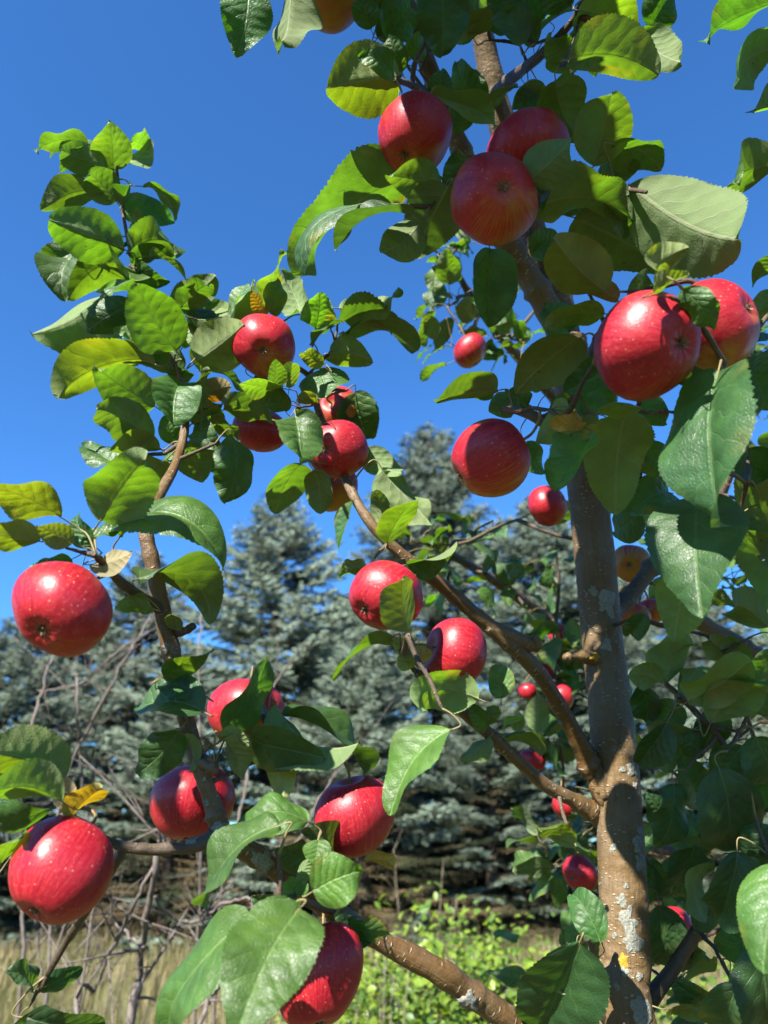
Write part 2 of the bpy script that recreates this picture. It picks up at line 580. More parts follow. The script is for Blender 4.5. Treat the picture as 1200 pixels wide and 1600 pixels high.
def blades(rg, n, x0, x1, y0, y1, h0, h1, w):
    u = rg.random(n)
    Y = y0 + (y1 - y0) * u
    X = (rg.random(n) * 2 - 1) * (0.62 * Y + 1.0)
    # tussocks
    cx = rg.integers(0, 2600, n)
    tx, ty = rg.random(2600) * 2 - 1, y0 + (y1 - y0) * rg.random(2600)
    m = rg.random(n) < 0.6
    Y = np.where(m, ty[cx] + rg.normal(0, 0.12, n), Y)
    X = np.where(m, tx[cx] * (0.62 * ty[cx] + 1.0) + rg.normal(0, 0.12, n), X)
    h = h0 + (h1 - h0) * rg.random(n) ** 1.6
    a = rg.random(n) * 2 * math.pi
    lean = rg.random(n) * 0.55
    D = np.stack([np.cos(a), np.sin(a), np.zeros(n)], -1)
    S = np.stack([-np.sin(a), np.cos(a), np.zeros(n)], -1) * (w * (0.6 + rg.random(n)))[:, None]
    B = np.stack([X, Y, np.full(n, -0.01)], -1)
    up = np.array((0, 0, 1.0))
    Mi = B + D * (h * lean * 0.3)[:, None] + up * (h * 0.6)[:, None]
    Ti = B + D * (h * lean)[:, None] + up * (h * (1 - 0.25 * lean))[:, None]
    V = np.stack([B - S, B + S, Mi + S * 0.7, Mi - S * 0.7, Ti], 1).reshape(-1, 3)
    k = np.arange(n) * 5
    Q = np.stack([k, k + 1, k + 2, k + 3], -1)
    T = np.stack([k + 3, k + 2, k + 4], -1)
    age = np.repeat(np.clip(rg.normal(0.5, 0.32, n) + 0.5 * np.sin(X * 1.9 + 1.3 * np.sin(Y * .9)) * np.sin(Y * 1.1 + X * .4), 0, 0.95), 5)
    return V, Q, T, age


def build_grass():
    rg = np.random.default_rng(11)
    V, Q, T, age = blades(rg, 46000, -9, 9, 4.2, 17, 0.08, 0.36, 0.005)
    V2, Q2, T2, age2 = blades(rg, 9000, -9, 9, 2.2, 5.0, 0.1, 0.45, 0.003)
    o = add('grass', make_mesh('grass', np.vstack([V, V2]), [np.vstack([Q, Q2 + len(V)]), np.vstack([T, T2 + len(V)])],
                               M_GRASS, None, {'age': np.concatenate([age, age2])}))
    tag(o, 'dry yellow grass of the meadow under the spruces', 'grass', kind='stuff')


# ------------------------------------------------------------------ blue spruces
def spruce_meshes(seed, H=10.0, R0=2.6, dead=0.0):
    """one trunk mesh and one crown mesh, foot at the origin"""
    rg = np.random.default_rng(seed)
    tm = MB()
    zz = np.linspace(-0.2, H, 12)
    tm.tube(np.stack([0.03 * np.sin(zz), 0.03 * np.cos(zz * 1.3), zz], -1), 0.16 * (1 - zz / (H * 1.02)) + 0.012, 9, rg, 0.05)
    trunk = tm.mesh('spruce_trunk', M_SPTRUNK)
    wood = MB()
    TB, TD, TS, TA = [], [], [], []
    z = 0.12
    lev = 0
    while z < H - 0.15:
        f = z / H
        nb = rg.integers(6, 8) if f < 0.85 else rg.integers(4, 6)
        a0 = rg.random() * 6.28
        for k in range(nb):
            a = a0 + k * 2 * math.pi / nb + rg.normal(0, 0.2)
            Lb = R0 * (1 - f) ** 0.78 * rg.uniform(0.72, 1.12) + 0.10
            if f < 0.12:
                Lb *= 1.05
            el0 = R(-6 + 52 * f ** 1.5) + rg.normal(0, 0.1)
            d = np.array((math.cos(a), math.sin(a), 0))
            s = np.linspace(0, 1, 9)
            zz = np.tan(el0) * s * Lb * 0.8 - 0.22 * Lb * s ** 1.5 * (1 - f) + 0.20 * Lb * s ** 3
            side = np.array((-d[1], d[0], 0))
            C = np.array((0, 0, z + rg.normal(0, 0.05))) + d[None] * (s * Lb)[:, None] + np.array((0, 0, 1.0))[None] * zz[:, None] + side[None] * (0.06 * Lb * np.sin(s * 3 + rg.random() * 6))[:, None]
            if f < 0.8:
                wood.tube(C, 0.018 * (1 - f) * (1 - 0.85 * s) + 0.004, 4, a=1.3)
            isdead = rg.random() < dead * max(0, 1 - f * 1.7)
            # side sprays
            nt = max(4, int(Lb / 0.075))
            for j in range(nt):
                sj = 0.16 + 0.84 * (j + rg.random()) / nt
                p = np.array([np.interp(sj, s, C[:, q]) for q in range(3)])
                tg = unit(np.array([np.interp(min(1, sj + 0.06), s, C[:, q]) - np.interp(sj - 0.06, s, C[:, q]) for q in range(3)]))
                for sg in (-1, 1):
                    Lt = min(0.42, 0.50 * Lb * (1 - sj) ** 0.7 + 0.10) * rg.uniform(0.6, 1.15)
                    dt = unit(tg * rg.uniform(0.55, 0.95) + sg * side * rg.uniform(0.5, 0.9) + np.array((0, 0, rg.uniform(-0.55, 0.2))))
                    m = max(2, int(Lt / 0.055))
                    u = (np.arange(m) + 0.5) / m
                    q = p[None] + dt[None] * (u * Lt)[:, None]
                    q[:, 2] -= 0.10 * Lt * u ** 2
                    TB.append(q); TD.append(np.repeat(dt[None], m, 0))
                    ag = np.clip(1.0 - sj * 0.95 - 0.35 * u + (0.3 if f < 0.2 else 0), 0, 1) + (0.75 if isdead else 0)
                    TA.append(ag); TS.append(np.full(m, 0.55 if isdead else 1.0))
        z += (0.27 + 0.11 * (1 - f)) * rg.uniform(0.85, 1.15) * (0.62 if f > 0.8 else 1)
    # leader
    u = np.linspace(H - 0.5, H + 0.35, 12)
    TB.append(np.stack([0 * u, 0 * u, u], -1)); TD.append(np.repeat(np.array((0, 0, 1.0))[None], 12, 0)); TA.append(np.zeros(12)); TS.append(np.full(12, 0.8))
    B, D, A, S = map(np.concatenate, (TB, TD, TA, TS))
    n = len(B)
    K = 8
    # each tuft: K needle bundles, thin triangles round the shoot pointing forward
    e1 = np.cross(D, np.array((0.31, 0.2, 0.93))); e1 /= np.linalg.norm(e1, axis=1)[:, None]
    e2 = np.cross(D, e1)
    Vs, Ts, As = [], [], []
    for k in range(K):
        ph = rg.random(n) * 6.28
        rad = np.cos(ph)[:, None] * e1 + np.sin(ph)[:, None] * e2
        dirn = rad * rg.uniform(0.5, 1.1, n)[:, None] + D * rg.uniform(0.4, 1.0, n)[:, None]
        dirn /= np.linalg.norm(dirn, axis=1)[:, None]
        ln = rg.uniform(0.05, 0.09, n) * S
        w = np.cross(dirn, D + 0.3 * e1); w /= np.linalg.norm(w, axis=1)[:, None] + 1e-9
        w *= (rg.uniform(0.009, 0.016, n) * S)[:, None]
        b = B + D * (rg.normal(0, 0.018, n))[:, None]
        Vs.append(np.stack([b - w, b + w, b + dirn * ln[:, None]], 1).reshape(-1, 3))
        As.append(np.repeat(A, 3))
    V = np.vstack(Vs)
    T = np.arange(len(V)).reshape(-1, 3)
    wood.raw(V, T=T, a=np.concatenate(As))
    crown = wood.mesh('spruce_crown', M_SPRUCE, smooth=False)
    return trunk, crown, H


def build_spruces():
    kinds = [spruce_meshes(5, 10, 3.3, 0.5), spruce_meshes(8, 10, 2.8, 0.3), spruce_meshes(21, 10, 3.4, 0.9)]
    rows = [
        # px, top row, metres away, kind, width factor, turn, label
        (440, 772, 16.0, 0, 1.05, 0.3, 'bushy blue spruce left of centre with a broad rounded top'),
        (672, 668, 21.0, 1, 1.0, 1.2, 'tallest blue spruce, its slim bare tip against the sky at centre'),
        (838, 775, 17.0, 1, 1.15, 2.2, 'blue spruce right behind the apple trunk with pale tiered branches'),
        (40, 962, 14.5, 0, 1.25, 3.0, 'low wide blue spruce at the left edge behind the hanging apples'),
        (238, 862, 19.0, 1, 1.0, 4.1, 'distant blue spruce showing its tip behind the left bare branch'),
        (1085, 905, 18.0, 0, 1.2, 5.0, 'blue spruce at the right behind the shaded leaves'),
        (566, 985, 14.0, 2, 1.15, 0.9, 'short spruce with brown dead lower branches at the centre'),
        (-170, 930, 17.0, 2, 1.2, 2.7, 'blue spruce only its outer branches showing at far left edge'),
        (1340, 900, 16.5, 1, 1.3, 1.7, 'blue spruce at far right, mostly hidden behind apple leaves'),
        (755, 1075, 14.5, 2, 1.3, 3.6, 'small olive and blue spruce low beside the apple trunk'),
        (150, 960, 24.0, 0, 1.5, 0.2, 'distant spruce filling the gap between the two left edge spruces'),
        (545, 930, 26.0, 1, 1.6, 2.0, 'distant spruce low in the gap between the two central spruces'),
        (940, 880, 25.0, 0, 1.5, 3.3, 'distant spruce hidden mostly by the apple trunk'),
        (1200, 980, 26.0, 2, 1.7, 4.4, 'distant spruce low behind the right side leaves'),
        (300, 1010, 14.0, 2, 1.0, 5.6, 'small blue spruce behind the grey dead shrub'),
    ]
    for px, py, Y, k, wf, turn, label in rows:
        top = PY(px, py, Y)
        tr, cr, H = kinds[k]
        e = empty('spruce_tree', (top[0], Y, 0))
        s = top[2] / (H + 0.2)
        e.scale = (s * wf * 1.38, s * wf * 1.38, s)
        e.rotation_euler = (0, 0, turn)
        tag(e, label, 'spruce', 'blue spruces along the meadow edge')
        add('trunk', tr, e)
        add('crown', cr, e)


# ------------------------------------------------------------------ dead shrub and other undergrowth
def grow(mb, rg, p, d, L, r, depth, wig=0.07, up=0.1):
    n = max(4, int(L / 0.05))
    pts = [p.copy()]
    dd = d.copy()
    for i in range(n):
        dd = unit(dd + rg.normal(0, wig, 3) * 0.6 + np.array((0, 0, up * 0.15)))
        pts.append(pts[-1] + dd * L / n)
    pts = np.array(pts)
    rr = np.linspace(r, r * 0.35, len(pts))
    mb.tube(pts, rr * (1 + 0.12 * rg.normal(0, 1, len(pts))), 5 if depth > 0 else 4)
    if depth <= 0:
        return
    nb = rg.integers(3, 6)
    for k in range(nb):
        i = rg.integers(int(len(pts) * 0.25), len(pts) - 1)
        t = unit(pts[i + 1] - pts[i]) if i + 1 < len(pts) else dd
        nd = unit(t + rg.normal(0, 0.75, 3))
        grow(mb, rg, pts[i], nd, L * rg.uniform(0.3, 0.6), rr[i] * 0.6, depth - 1, wig * 1.3, up)


def build_dead_shrubs():
    rows = [
        # foot px at ground distance, stems as photo polylines (x, y, radius px)
        ((205, 2.0), [[(195, 1640, 11), (215, 1540, 10), (232, 1420, 9), (248, 1330, 8), (262, 1230, 5), (255, 1150, 4)],
                      [(120, 1640, 6), (150, 1540, 5), (190, 1450, 5), (230, 1370, 4), (290, 1240, 3)],
                      [(300, 1660, 6), (330, 1560, 5), (390, 1470, 4), (460, 1380, 3.5), (500, 1310, 2.5)],
                      [(235, 1400, 5), (290, 1440, 4.5), (360, 1410, 4), (420, 1400, 3)],
                      [(225, 1480, 5), (180, 1440, 4), (170, 1400, 3.5), (120, 1370, 3)]],
         'grey lichen-crusted dead shrub with a thick crooked stem below the red apples'),
        ((40, 2.5), [[(20, 1640, 5), (35, 1300, 5), (40, 1180, 4.5), (75, 1050, 3.5), (82, 1030, 2.5)],
                     [(60, 1640, 5), (95, 1250, 4.5), (180, 1060, 4), (215, 1000, 3.5), (240, 960, 2.5)],
                     [(135, 1500, 4), (128, 1210, 4), (120, 1100, 3.5), (118, 1040, 2)],
                     [(60, 1080, 3), (130, 1065, 3.5), (180, 1020, 3), (235, 985, 2.5)]],
         'thin reddish bare shrub whose twigs reach up beside the top left apple'),
        ((330, 2.8), [[(330, 1660, 5), (345, 1400, 5), (380, 1250, 4), (400, 1130, 3.5), (450, 1040, 3), (487, 1005, 1.6)],
                      [(300, 1640, 4), (315, 1300, 4), (310, 1050, 3), (318, 940, 2.5), (325, 870, 1.5)],
                      [(360, 1640, 4), (420, 1420, 3.5), (500, 1250, 3), (540, 1190, 2)],
                      [(400, 1640, 4), (410, 1540, 4), (470, 1470, 3), (540, 1440, 2)]],
         'slender grey dead shrub with one twig rising past the left spruce'),
    ]
    for q, ((fx, Y), stems, label) in enumerate(rows):
        rg = np.random.default_rng(40 + q)
        foot = PY(fx, 1500, Y)
        foot[2] = 0
        e = empty('dead_shrub', foot)
        tag(e, label, 'shrub', 'bare dead shrubs behind the apple tree')
        for st in stems:
            mb = MB()
            pts = np.array([np.append(PY(x, y, Y + 0.12 * math.sin(i * 1.7 + q)), 0.52 * r * Y / FPX) for i, (x, y, r) in enumerate(st)])
            if st[0][1] > 1490:
                pts = np.vstack([np.append(foot + np.array((rg.normal(0, 0.08), rg.normal(0, 0.05), -0.05)), pts[0][3] * 1.3), pts])
            c = catmull(pts, 8)
            c[:, :3] += rg.normal(0, 0.003, (len(c), 3))
            mb.tube(c[:, :3], np.maximum(c[:, 3], 0.0012), 6, rg, 0.12)
            for k in range(7):
                i = rg.integers(8, len(c) - 2)
                t = unit(c[i + 1, :3] - c[i, :3])
                grow(mb, rg, c[i, :3].copy(), unit(t * 0.8 + rg.normal(0, 0.7, 3)), rg.uniform(0.12, 0.45), c[i, 3] * 0.55, 1)
            o = add('stem', mb.mesh('dead_stem', M_DEAD, foot), e)


def small_leaf_mesh(name, L, W, mat, age):
    V = np.array([(0, 0, 0), (-W * .36, L * .25, W * .12), (W * .36, L * .25, W * .12), (0, L * .3, 0), (-W * .5, L * .5, W * .14), (W * .5, L * .5, W * .14), (0, L * .6, -.01 * L),
                  (-W * .33, L * .78, W * .06), (W * .33, L * .78, W * .06), (0, L, -.12 * L)])
    T = [(0, 3, 1), (0, 2, 3), (6, 7, 4), (6, 5, 8), (6, 9, 7), (6, 8, 9)]
    Q = [(1, 3, 6, 4), (3, 2, 5, 6)]
    return make_mesh(name, V, [np.array(Q), np.array(T)], mat, None, {'age': np.full(len(V), age)})


def build_green_shrubs():
    lm = [small_leaf_mesh('shrub_leaf', 0.052, 0.034, M_SHRUB, a) for a in (0.05, 0.3, 0.6, 0.8)]
    rows = [
        (625, 1440, 4.3, 0.9, 150, 'bright green shrub low at centre left of the tallest shrub'),
        (770, 1440, 4.3, 0.8, 150, 'bright green shrub low at centre close to the trunk'),
        (690, 1415, 3.9, 1.0, 290, 'tallest yellow-green shrub at the bottom centre behind the apple branch'),
        (520, 1500, 4.8, 0.6, 120, 'low green shrub furthest left of the central shrubs'),
        (1085, 1480, 3.0, 0.5, 160, 'small light green shrub at the bottom right of the trunk'),
    ]
    for q, (px, py, Y, rad, nl, label) in enumerate(rows):
        rg = np.random.default_rng(70 + q)
        top = PY(px, py, Y)
        e = empty('leafy_shrub', (top[0], Y, 0))
        tag(e, label, 'shrub', 'green shrubs in the meadow')
        H = top[2]
        tips = []
        for k in range(34):
            mb = MB()
            a = rg.random() * 6.28
            u = rg.random() ** 0.6
            tip = np.array((math.cos(a) * rad * 0.75 * u, math.sin(a) * rad * 0.6 * u, H * (1.0 - 0.4 * u * u) * rg.uniform(0.75, 1.0)))
            c = catmull(np.array([(0.04 * math.cos(a), 0.04 * math.sin(a), -0.05), tip * (0.5, 0.5, 0.55), tip]), 8)
            mb.tube(c, np.linspace(0.008, 0.002, len(c)), 5)
            add('stem', mb.mesh('shrub_stem', M_TWIG), e)
            tips.append(c)
        big = MB()
        for k in range(nl * 16):
            c = tips[rg.integers(len(tips))]
            p = c[min(len(c) - 1, int(len(c) * (0.3 + 0.75 * rg.random())))] + rg.normal(0, 0.07, 3)
            n = unit(np.array((0, 0, 0.8)) + 0.5 * SUN + rg.normal(0, 0.5, 3))
            a = unit(np.cross(n, rg.normal(0, 1, 3)))
            x = np.cross(a, n)
            m = lm[rg.integers(4)]
            s = rg.uniform(0.55, 1.15)
            Mx = Matrix(((x[0], a[0], n[0], p[0]), (x[1], a[1], n[1], p[1]), (x[2], a[2], n[2], p[2]), (0, 0, 0, 1))) @ Matrix.Scale(s, 4)
            if k < nl:
                o = add('leaf', m, e)
                o.matrix_basis = Mx
            else:
                v = np.array([Mx @ x.co for x in m.vertices])
                big.raw(v, T=[(0, 3, 1), (0, 2, 3), (6, 7, 4), (6, 5, 8), (6, 9, 7), (6, 8, 9), (1, 3, 6), (1, 6, 4), (3, 2, 5), (3, 5, 6)], a=rg.random() * 0.8)
        tag(add('foliage', big.mesh('shrub_foliage', M_SHRUB), e), kind='stuff')


def build_weeds():
    rg = np.random.default_rng(91)
    for q, (px, y0, y1, Y, n, label) in enumerate([
        (590, 1600, 1470, 3.2, 9, 'pale dry weed stalks at the bottom beside the lowest big apple'),
        (120, 1600, 1480, 3.4, 8, 'thin straw weed stalks low at the left under the dead shrub'),
        (655, 1480, 1325, 4.4, 4, 'tall dry weed stalks rising above the yellow-green shrub')]):
        b = PY(px, y0, Y)
        e = empty('dry_weed', (b[0], Y, 0))
        tag(e, label, 'weed', 'dry weeds in the meadow')
        zt = PY(px, y1, Y)[2]
        for k in range(n):
            mb = MB()
            d = np.array((rg.normal(0, 0.22), rg.normal(0, 0.1), 0))
            c = catmull(np.array([d * 0.15 + (0, 0, -0.02), d * 0.5 + (0, 0, zt * 0.5), d + (0, 0, zt * rg.uniform(0.8, 1.0))]), 7)
            mb.tube(c, np.linspace(0.004, 0.0018, len(c)), 4)
            for j in range(5):
                i = rg.integers(5, len(c))
                grow(mb, rg, c[i].copy(), unit(np.array((rg.normal(0, .6), rg.normal(0, .6), 1.0))), rg.uniform(0.06, 0.2), 0.0016, 0)
            add('stalk', mb.mesh('weed_stalk', M_DRYST), e)


M_DRYST = mat_simple('dry_stalk', (0.144, 0.1188, 0.0756), (0.1872, 0.1584, 0.1152), 40, 0.85)
build_ground()
build_grass()
build_spruces()
build_dead_shrubs()
build_green_shrubs()
build_weeds()

# ------------------------------------------------------------------ apple trees: wood
SAMPLES = []          # (points, radii) of all wood of the near tree, for hanging leaves and apples
SAMPLES_B = []


def world_pts(rows):
    return np.array([np.append(P(x, y, d), r * d / FPX) for x, y, d, r in rows])


def limb(name, pts, parent, mat, ns, rg, rough=0.03, n=8, knob=0.0, store=SAMPLES):
    c = catmull(pts, n)
    rad = np.maximum(c[:, 3], 0.0008)
    if knob:
        k = rg.normal(0, 1, len(rad))
        k = np.convolve(k, (0.25, 0.5, 0.25), 'same')
        rad = rad * (1 + knob * k)
        for _ in range(max(1, len(rad) // 14)):
            i = rg.integers(2, len(rad) - 1)
            rad[i] *= rg.uniform(1.1, 1.3)
    off = np.array(parent.location)
    V, Q, T, uv = tube(c[:, :3], rad, ns, rg, rough)
    # metres round so that the bark pattern keeps its size
    uv = uv * np.array((2 * math.pi * float(np.mean(rad)) * 10, 10.0)) * np.array((1.0, 0.1))
    o = add(name, make_mesh(name, V - off, [Q, T], mat, uv), parent)
    if store is not None:
        store.append((c[:, :3], rad))
    return o


NEAR_ROOT = np.array((0.30, 0.85, 0.0))
tree = empty('apple_tree', NEAR_ROOT)
tag(tree, 'young apple tree with lichen-spotted trunk, laden with red apples in the foreground', 'apple tree')
rgw = np.random.default_rng(17)
tr = world_pts([(984, 1600, .70, 41), (977, 1500, .725, 39), (974, 1400, .745, 37), (967, 1270, .775, 35.5), (955, 1120, .815, 34), (941, 1000, .85, 31.5), (929, 870, .88, 31), (916, 750, .91, 30), (905, 660, .93, 30), (895, 590, .945, 31), (882, 535, .955, 34)])
b0 = tr[0, :3]
foot = np.array([[NEAR_ROOT[0], NEAR_ROOT[1], -0.05, .05], [NEAR_ROOT[0] - .01, NEAR_ROOT[1], .25, .036], [NEAR_ROOT[0] - .012, .845, .7, .031], [NEAR_ROOT[0] - .03, .83, 1.1, .027]])
TRUNK = limb('trunk', np.vstack([foot, tr]), tree, M_TRUNK, 44, rgw, 0.016, 30, 0.0)
LIMBS = {
    'A': ([(893, 600, .95, 15.5), (872, 520, .955, 20.3), (845, 462, .95, 19.6), (800, 390, .94, 18.3), (752, 300, .92, 16.8), (712, 215, .90, 15.5), (675, 120, .88, 14), (645, 30, .86, 12.6), (618, -60, .84, 11.2), (560, -200, .78, 8.42)], M_TRUNK, 12),
    'B': ([(893, 620, .955, 19.7), (884, 540, .965, 24.3), (868, 465, .975, 23.5), (842, 390, .975, 21.9), (806, 280, .97, 20.5), (778, 170, .96, 19.7), (757, 70, .95, 17.4), (735, -50, .93, 14.4), (700, -220, .88, 10.6)], M_TRUNK, 14),
    'M': ([(950, 1225, .79, 18.7), (928, 1200, .79, 19.4), (905, 1160, .787, 14.4), (872, 1100, .78, 12.6), (832, 1040, .77, 12.2), (755, 970, .755, 12.2), (690, 915, .75, 11.1), (630, 868, .74, 9.29), (585, 825, .74, 8.25), (550, 770, .76, 7.53), (520, 700, .80, 6.46), (497, 640, .81, 5.74), (485, 590, .81, 4.31), (430, 560, .795, 3.59), (350, 546, .78, 3.23), (318, 552, .775, 2.87)], M_BARK, 12),
    'N': ([(950, 1285, .78, 17.6), (925, 1268, .775, 15.8), (892, 1248, .765, 11.4), (850, 1225, .755, 10.1), (800, 1180, .74, 10.1), (745, 1130, .73, 9.68), (700, 1095, .72, 9.24), (664, 1062, .71, 9.68), (652, 1052, .708, 7.04)], M_BARK, 12),
    'L': ([(970, 1790, .70, 23.4), (890, 1665, .66, 22.6), (800, 1597, .635, 20.9), (740, 1555, .625, 20), (680, 1515, .615, 19.2), (600, 1472, .61, 16.7), (530, 1430, .60, 15.9), (470, 1385, .59, 15.9), (400, 1338, .58, 16.7), (352, 1305, .58, 15.9), (334, 1262, .585, 13.4), (314, 1200, .59, 13.4), (292, 1130, .60, 13.4), (272, 1040, .605, 14.2), (255, 960, .61, 14.2), (238, 880, .62, 12.5), (229, 830, .63, 10.8), (245, 780, .66, 9.2), (270, 735, .70, 7.52), (285, 690, .74, 6.69), (290, 640, .76, 5.85), (278, 580, .77, 4.18), (225, 490, .78, 3.34), (205, 400, .79, 2.93), (190, 320, .80, 2.51), (180, 240, .80, 1.67)], M_BARK, 12),
    'L2': ([(350, 1308, .58, 14), (318, 1316, .572, 13), (290, 1324, .565, 9.5), (235, 1327, .555, 9), (190, 1322, .548, 7.5), (140, 1300, .54, 6), (112, 1275, .53, 5)], M_TWIG, 12),
    'L3': ([(255, 955, .61, 9), (225, 935, .59, 8), (195, 915, .56, 8), (170, 890, .53, 6), (150, 868, .515, 5)], M_TWIG, 12),
    'R': ([(935, 965, .865, 18.7), (972, 945, .89, 14.4), (1012, 895, .91, 12.8), (1060, 830, .93, 11.9), (1120, 740, .94, 10.2), (1185, 610, .93, 8.5), (1228, 470, .90, 6.8), (1232, 300, .72, 5.1), (1222, 140, .67, 4.25), (1215, -20, .63, 3.4)], M_TWIG, 12),
    'Q': ([(1180, 1560, .78, 11), (1215, 1300, .86, 12.8), (1235, 1120, .92, 14.4), (1205, 1045, .93, 14.4), (1150, 1005, .94, 13.6), (1095, 972, .95, 12.8), (1050, 930, .96, 10.2)], M_BARK, 12),
    'S': ([(898, 640, .93, 12), (920, 570, .82, 11), (948, 510, .70, 9), (985, 470, .61, 7), (1040, 446, .57, 5), (1090, 445, .56, 4.5), (1112, 520, .56, 4), (1130, 578, .53, 4), (1102, 690, .56, 3.5), (1088, 772, .56, 3)], M_TWIG, 12),
    'T': ([(815, 330, .97, 10), (865, 312, .84, 8), (920, 296, .69, 6), (985, 297, .60, 4), (1010, 300, .58, 3)], M_TWIG, 12),
    'U': ([(770, 150, .96, 12), (805, 118, .85, 9), (838, 92, .76, 8), (880, 50, .71, 6), (905, 15, .69, 5), (925, -50, .66, 4)], M_TWIG, 12),
    'V': ([(735, 275, .915, 9), (718, 285, .80, 7), (698, 288, .69, 5)], M_TWIG, 12),
    'W': ([(690, 150, .885, 9), (668, 146, .77, 7), (640, 132, .69, 5), (618, 125, .66, 4)], M_TWIG, 12),
    'X': ([(640, 15, .86, 10), (580, -25, .82, 8), (510, -45, .77, 6), (440, -45, .70, 5), (390, -40, .67, 4)], M_TWIG, 12),
    'Y': ([(898, 700, .92, 12), (850, 660, .79, 9), (812, 642, .68, 7), (785, 640, .63, 5)], M_TWIG, 12),
    'Z': ([(985, 1600, .72, 18), (1040, 1530, .73, 12), (1110, 1420, .73, 10), (1175, 1310, .72, 8), (1140, 1180, .715, 6), (1085, 1110, .71, 5), (1040, 1068, .71, 4)], M_TWIG, 12),
    'Z2': ([(985, 1640, .70, 14), (930, 1560, .70, 8), (925, 1480, .69, 6), (935, 1430, .69, 4)], M_TWIG, 12),
    'Z3': ([(1175, 1310, .72, 6), (1205, 1340, .62, 5), (1222, 1350, .54, 4)], M_TWIG, 12),
    'Z4': ([(560, 1450, .605, 9), (520, 1425, .57, 7), (478, 1410, .53, 6), (468, 1395, .51, 4)], M_TWIG, 12),
}
LIMB_OBJ = {}
for k, (rows, m, ns) in LIMBS.items():
    main = k in 'ABMNLRQ' and len(k) == 1
    o = limb('branch' if main else 'twig', world_pts(rows), tree, m, ns, rgw, 0.05 if k not in 'AB' else 0.03, 8, 0.05)
    LIMB_OBJ[k] = o
# stub, burr and spurs
for rows, m in [([(935, 1030, .83, 14), (905, 1024, .815, 9), (890, 1026, .81, 8), (882, 1027, .808, 6)], M_TRUNK),
                ([(270, 990, .61, 8), (292, 985, .60, 6), (302, 978, .595, 7)], M_TWIG),
                ([(760, 975, .755, 12), (832, 1010, .768, 11), (836, 995, .765, 6)], M_BARK),
                ([(318, 1190, .585, 11), (333, 1200, .575, 8), (338, 1206, .572, 6)], M_BARK)]:
    limb('spur', world_pts(rows), tree, m, 9, rgw, 0.12, 5, 0.15)


def burr(px, py, d, r):
    """the crusty collar where two limbs leave the trunk"""
    rg = np.random.default_rng(int(px))
    th, ph = np.meshgrid(np.linspace(0, 2 * math.pi, 22, endpoint=False), np.linspace(0.05, math.pi - 0.05, 13))
    k = 1 + 0.16 * rg.normal(0, 1, th.shape)
    c = P(px, py, d)
    X = r * d / FPX
    V = c + np.stack([X * .8 * k * np.sin(ph) * np.cos(th), X * .8 * k * np.sin(ph) * np.sin(th), X * 1.5 * k * np.cos(ph)], -1).reshape(-1, 3)
    n = 22
    i = np.arange(12)[:, None] * n
    j = np.arange(n)[None]
    Q = np.stack([i + j, i + n + j, i + n + (j + 1) % n, i + (j + 1) % n], -1).reshape(-1, 4)
    uv = np.stack([th * 0.1, ph * 0.1], -1).reshape(-1, 2)
    add('burr', make_mesh('burr', V - np.array(tree.location), [Q], M_TRUNK, uv), tree)


burr(940, 1228, .778, 21)
burr(936, 1042, .838, 15)


# lichen: lobed crusts on trunk and limbs, lying on the side that faces the meadow path
def lichen(c, vw, ey, rpx, d, parent, mat, seed, curve_r):
    rg = np.random.default_rng(seed)
    ex = unit(np.cross(ey, vw)); ey = np.cross(vw, ex)
    nr, na = 6, 22
    lob = 1 + 0.4 * rg.normal(0, 1, na)
    lob = 0.6 * lob + 0.2 * np.roll(lob, 1) + 0.2 * np.roll(lob, -1)
    rr = np.linspace(0, 1, nr + 1)[1:]
    V = [c + vw * 0.002]
    R0 = rpx * d / FPX
    for r in rr:
        for a in range(na):
            t = 2 * math.pi * a / na
            x, y = R0 * r * lob[a] * math.cos(t), R0 * 1.15 * r * lob[a] * math.sin(t)
            h = 0.0008 * rg.random() * (1 - r ** 4) + 0.0006 - 0.0016 * (r == 1) - (curve_r - math.sqrt(max(curve_r ** 2 - x * x, (.15 * curve_r) ** 2)))
            V.append(c + ex * x + ey * y + vw * h)
    T = [(0, 1 + a, 1 + (a + 1) % na) for a in range(na)]
    Q = [(1 + k * na + a, 1 + (k + 1) * na + a, 1 + (k + 1) * na + (a + 1) % na, 1 + k * na + (a + 1) % na) for k in range(nr - 1) for a in range(na)]
    off = np.array(parent.location) + np.array(parent.parent.location if parent.parent else (0, 0, 0))
    add('lichen', make_mesh('lichen', np.array(V) - off, [np.array(Q), np.array(T)], mat), parent)


def on_surface(px, py):
    """the point of near-tree wood under a photo pixel, its outward direction, the limb's direction and radius"""
    best = None
    r = unit(ray(px, py))
    for C, rad in SAMPLES:
        w = C - CAMLOC
        al = w @ r
        off = np.linalg.norm(w - al[:, None] * r, axis=1)
        i = int(np.argmin(off - rad))
        if off[i] < rad[i] * 1.02:
            t = al[i] - math.sqrt(max(1e-9, rad[i] ** 2 - off[i] ** 2))
            if best is None or t < best[0]:
                ax = unit(C[min(i + 1, len(C) - 1)] - C[max(i - 1, 0)])
                p = CAMLOC + r * t
                n = p - C[i]
                n = unit(n - ax * (n @ ax))
                best = (t, C[i] + ax * ((p - C[i]) @ ax) + n * rad[i], n, ax, rad[i])
    return best


